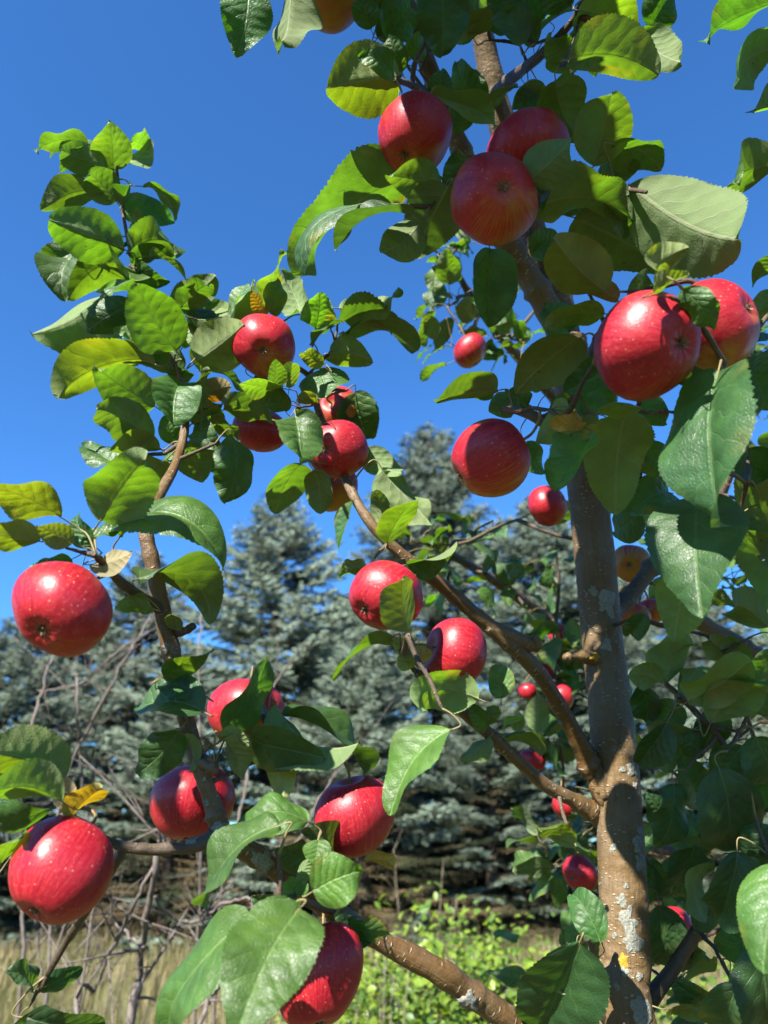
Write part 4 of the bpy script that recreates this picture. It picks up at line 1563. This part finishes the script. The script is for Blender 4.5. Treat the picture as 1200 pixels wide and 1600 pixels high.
for px, py, d, cnt, ll, spread in NODES_B:
    c = P(px, py, d)
    w = TR2[0]
    i = int(np.argmin(np.linalg.norm(w - (c - np.array((0, 0, .04))), axis=1)))
    st = w[i]
    mid1 = st * .6 + c * .4 + rgb.normal(0, .008, 3)
    pts = np.vstack([np.append(st, min(.004, TR2[1][i])), np.append(mid1, .0035), np.append(st * .2 + c * .8 + rgb.normal(0, .004, 3), .003), np.append(c, .0025), np.append(c + unit(c - mid1) * .04, .0015)])
    limb('twig', pts, tree2, M_TWIG, 7, rgb, .05, 6, .05, SAMPLES_B)
    cs = SAMPLES_B[-1][0]
    for k in range(cnt):
        p = cs[rgb.integers(int(len(cs) * .62), len(cs))]
        out = unit(rgb.normal(0, 1, 3) + np.array((0, -.2, .15)))
        B = p + out * rgb.uniform(.012, .03) + rgb.normal(0, spread * .45, 3)
        n = unit(np.array((0, 0, .7)) + SUN * .55 + rgb.normal(0, .45, 3))
        a = unit(out + rgb.normal(0, .4, 3) - np.array((0, 0, .35)))
        n = unit(n - a * (n @ a))
        L = ll * rgb.uniform(.75, 1.25)
        put_leaf(B, a, n, L, L * rgb.uniform(.55, .7), R(rgb.uniform(20, 70)), R(rgb.uniform(4, 20)), rgb.uniform(0, .25), rgb.choice(list('gggglb')), tree2, rgb, [SAMPLES_B[-1]], True, .05)

# ------------------------------------------------------------------ apples
def apple_shape(rx, ry, rg, axis, ripe0, sunk=1.0, nr=34, na=40):
    """lathe round z, stalk hollow at +z, calyx at -z, unit radius rx, height factor ry; uv.x round, uv.y 1 at stalk, 0 at calyx"""
    ph = np.linspace(0, math.pi, nr)
    c = np.cos(ph)
    s = np.sin(ph)
    r = s * (1 + 0.06 * c) + 0.0
    z = c * 0.94
    hs, hc = 0.26 * sunk, 0.16 * sunk
    z = z - hs * np.exp(-(ph / 0.29) ** 2) + hc * np.exp(-((math.pi - ph) / 0.30) ** 2)
    th = np.linspace(0, 2 * math.pi, na, endpoint=False)
    lob = 1 + 0.02 * np.sin(5 * th + rg.random() * 6)[None] * (0.4 + 0.6 * (ph / math.pi)[:, None] ** 2) * 1.6
    lob = lob + 0.035 * np.sin(th + rg.random() * 6)[None] * (s * np.cos(ph * .8 + rg.normal(0, .6)))[:, None] + 0.026 * np.sin(2 * th + rg.random() * 6)[None] * s[:, None] + 0.012 * np.sin(3 * th + rg.random() * 6)[None] * (s ** 2)[:, None]
    pl = 0.008 * np.sin(10 * th + rg.random() * 6)[None] * np.exp(-((math.pi - ph) / 0.42) ** 2)[:, None]
    tilt = rg.normal(0, .085)
    X = r[:, None] * np.cos(th)[None] * lob
    Y = r[:, None] * np.sin(th)[None] * lob
    Z = (z[:, None] + pl * 1.2 + tilt * np.cos(th)[None] * s[:, None]) * ry
    V = np.stack([X, Y, Z], -1).reshape(-1, 3) * rx
    i = np.arange(nr - 1)[:, None] * na
    j = np.arange(na)[None]
    Q = np.stack([i + j, i + na + j, i + na + (j + 1) % na, i + (j + 1) % na], -1).reshape(-1, 4)
    # triangle-wave angle so that the streak pattern has no seam
    tri = np.abs(th / math.pi - 1)
    uv = np.stack([np.broadcast_to((tri + 0.35 * np.sin(th))[None], (nr, na)), np.broadcast_to((1 - ph / math.pi)[:, None], (nr, na))], -1).reshape(-1, 2)
    return V, Q, uv, z, ry


def make_apple(cx, cy, w, h, d, cal, ripe, label, store=SAMPLES, blush=None, stalk=True, small=False):
    rg = np.random.default_rng(int(cx * 7 + cy))
    ctr = P(cx, cy, d)
    v = unit(CAMLOC - ctr)
    ex = unit(np.cross(np.array((0, 0, 1.0)), v) if abs(v[2]) < .95 else RGT)
    ex = unit(RGT - v * (RGT @ v))
    ey = np.cross(v, ex)
    rx = w / 2 * d / FPX
    if len(cal) == 2:
        ox, oy = (cal[0] - cx) / (w / 2) / .9, -(cal[1] - cy) / (h / 2) / .9
        m = math.hypot(ox, oy)
        if m > .98:
            ox, oy = ox / m * .98, oy / m * .98
        kd = unit(ox * ex + oy * ey + math.sqrt(max(0, 1 - ox * ox - oy * oy)) * v)
    else:
        kd = unit(cal[0] * ex + cal[1] * ey + cal[2] * v)
    # height factor along the axis, from the seen height where the axis is upright in the picture
    ins = math.hypot(kd @ ex, kd @ ey)
    ry = 1.0 if ins < .5 else min(1.16, max(.86, (h / w) if abs(kd @ ey) > abs(kd @ ex) else (w / h)))
    if abs(kd @ ex) > abs(kd @ ey) and ins > .5:
        rx = h / 2 * d / FPX
    zax = -kd
    xax = unit(np.cross(zax, np.array((.3, .9, .1))))
    yax = np.cross(zax, xax)
    Mx = np.stack([xax, yax, zax], 1)
    V, Q, uv, zp, ry = apple_shape(rx, ry, rg, kd, ripe)
    Wv = V @ Mx.T
    # the sunward cheek is redder, the cheek that grew in shade stays yellow
    bl = unit(blush if blush is not None else np.array((-.45, -.5, .75)))
    nrm = Wv / np.linalg.norm(Wv, axis=1)[:, None]
    ripe = ripe + rg.normal(0, .07)
    rp = ripe + .06 + .44 * (nrm @ bl) + .02 - .22 * np.clip(nrm @ kd, 0, 1) ** 3
    e = empty('apple', ctr)
    tag(e, label, 'apple', 'red apples on the two trees')
    add('skin', make_mesh('apple_skin', Wv, [Q], M_APPLE, uv, {'ripe': rp}), e)
    # calyx: five dry sepals in the lower hollow
    zc = zp[-1] * ry * rx
    mb = MB()
    for k in range(5):
        t = 2 * math.pi * k / 5 + rg.random() * .4
        r0 = .04 * rx
        dr = np.array((math.cos(t), math.sin(t), 0))
        sd = np.array((-dr[1], dr[0], 0))
        q0 = dr * r0 + np.array((0, 0, zc + .01 * rx))
        q1 = dr * r0 * 1.9 + np.array((0, 0, zc - .055 * rx))
        q2 = dr * r0 * (2.6 + rg.random()) + np.array((0, 0, zc - (.09 + .07 * rg.random()) * rx))
        a = np.array([q0 - sd * r0 * .75, q0 + sd * r0 * .75, q1 + sd * r0 * .6, q1 - sd * r0 * .6, q2, q0 - dr * r0 * .5])
        mb.raw(a @ Mx.T, T=[(3, 2, 4), (0, 5, 1)], Q=[(0, 1, 2, 3)])
    ring = np.array([[math.cos(t) * .085 * rx, math.sin(t) * .085 * rx, zc - .012 * rx] for t in np.linspace(0, 6.283, 12, endpoint=False)] + [[0, 0, zc + .01 * rx]])
    mb.raw(ring @ Mx.T, T=[(12, (k + 1) % 12, k) for k in range(12)])
    add('calyx', mb.mesh('calyx', M_CALYX), e)
    if stalk:
        s0 = ctr + zax * (zp[0] * ry * rx - .002)
        s1 = ctr + zax * (rx * ry * .94 + .006)
        reach_out(s1 + zax * .004, tree if store is SAMPLES else tree2, store, .018, rg)
        g = nearest(s1, store)
        end = g[1]
        if np.linalg.norm(end - s1) > .09:
            end = s1 + unit(end - s1) * .09
        if g[0] < .01:
            end = s1 + zax * .008
        c = catmull(np.array([s0, s1, (s1 * .55 + end * .45) + zax * .004, end]), 6)
        mb = MB()
        mb.tube(c - ctr, np.linspace(.0011, .0016, len(c)), 6)
        add('stalk', mb.mesh('stalk', M_STALK), e)
    return e


RED = .78
APPLES = [
    (97, 952, 154, 148, .50, (67, 985), .85, 'big glossy red apple at the left edge under a curled tan leaf'),
    (97, 1358, 154, 164, .49, (68, 1420), .80, 'big red apple low at the left edge with a broad lit stripe'),
    (1012, 540, 160, 166, .50, (1065, 535), .82, 'largest red apple at upper right with a leaf shadow across its top'),
    (1118, 507, 106, 148, .55, (.75, .45, .3), .50, 'red apple fading to yellow, peeking out behind the largest apple'),
    (772, 311, 138, 152, .58, (786, 290), .64, 'shaded red apple hanging in front of the forked trunk, calyx facing out'),
    (648, 212, 116, 128, .68, (633, 241), .58, 'red apple left of the dark stem with a bright patch and dark calyx'),
    (824, 232, 122, 124, .66, (.2, .75, -.4), .70, 'shaded apple half hidden by a round leaf above the trunk apple'),
    (517, -4, 98, 112, .80, (-.15, .35, .9), .28, 'yellow-streaked apple cut off by the top edge'),
    (614, 42, 44, 44, .84, (.1, -.4, .8), .05, 'small orange apple in the shade near the top edge'),
    (412, 540, 98, 100, .76, (410, 547), .72, 'dimpled red apple in the left cluster against the sky'),
    (526, 702, 94, 98, .78, (506, 701), .78, 'bright red apple in the middle cluster above the bent branch'),
    (529, 641, 74, 74, .90, (.3, -.3, -.6), .25, 'orange-red apple tucked above and behind the middle cluster apple'),
    (519, 762, 82, 68, .86, (0, -.5, -.7), .35, 'orange apple below the middle cluster apple behind a dark leaf'),
    (407, 672, 84, 72, .86, (-.1, -.8, -.2), .85, 'red apple half hidden behind the heart-shaped leaf at centre left'),
    (602, 931, 114, 112, .68, (566, 954), .80, 'red apple with a yellowish leaf lying across it beside the long branch'),
    (712, 1020, 102, 110, .71, (.8, -.2, -.35), .74, 'red apple with its stalk hollow towards the cut branch end'),
    (766, 716, 132, 124, .60, (712, 746), .62, 'dark shaded apple left of the trunk under small leaves'),
    (384, 1112, 118, 108, .74, (-.1, -.85, .2), .40, 'orange-red apple behind the dark leaf on the left branch'),
    (303, 1254, 132, 124, .645, (-.1, -.97, .1), .66, 'dark purple-red apple behind the left branch with a lit lower band'),
    (554, 1275, 126, 130, .62, (.15, -.9, -.25), .72, 'bright red apple with a white highlight at the lower centre'),
    (502, 1524, 132, 158, .545, (0, -1, .15), .80, 'tall dark red apple at the bottom edge behind the big pale leaf'),
]
for a in APPLES:
    make_apple(*a)
APPLES_B = [
    (856, 790, 64, 64, 1.20, (884, 776), .55, 'small red apple touching the left side of the trunk'),
    (735, 548, 54, 54, 1.32, (.3, -.7, .2), .45, 'small red and orange apple high among the far leaves against the sky'),
    (906, 1365, 52, 54, 1.18, (893, 1371), .80, 'small dark red apple left of the lower trunk with a lit spot'),
    (872, 990, 34, 26, 1.35, (.2, -.6, -.4), .95, 'tiny bright red apple between the long branch and the trunk'),
    (876, 1092, 44, 44, 1.25, (.3, -.7, .1), .35, 'orange-red apple behind the long branch near its fork'),
    (824, 1080, 28, 28, 1.3, (0, -.8, .1), .85, 'tiny red apple peeping above the long branch bend'),
    (832, 1187, 40, 32, 1.3, (0, -.8, -.1), .95, 'small red apple behind the lower fork branch'),
    (882, 1258, 40, 38, 1.25, (.1, -.8, .1), .60, 'small red apple just under the fork of the trunk'),
    (1056, 1450, 56, 64, 1.1, (.5, -.6, .2), .45, 'dull orange-red apple in the shade right of the lower trunk'),
    (910, 1600, 52, 46, 1.1, (0, -.9, .1), .70, 'dark red apple cut off by the bottom edge beside the trunk'),
    (986, 880, 60, 50, 1.08, (983, 882), .10, 'yellow-orange apple with a dark calyx right of the trunk'),
    (990, 962, 52, 44, 1.08, (-.3, -.7, .2), .08, 'orange apple under the dark side branch right of the trunk'),
    (1018, 955, 46, 42, 1.12, (.2, -.8, .1), .05, 'smaller orange apple beside the one under the side branch'),
    (850, 1052, 30, 36, 1.3, (0, -.8, .1), .60, 'tiny red apple in the gap between branch and trunk'),
    (935, 1370, 34, 40, 1.3, (0, -.8, .1), .45, 'small apple mostly hidden behind the lower trunk'),
]
for a in APPLES_B[:-1]:
    make_apple(*a[:4], a[4] - .09, *a[5:], store=SAMPLES_B)
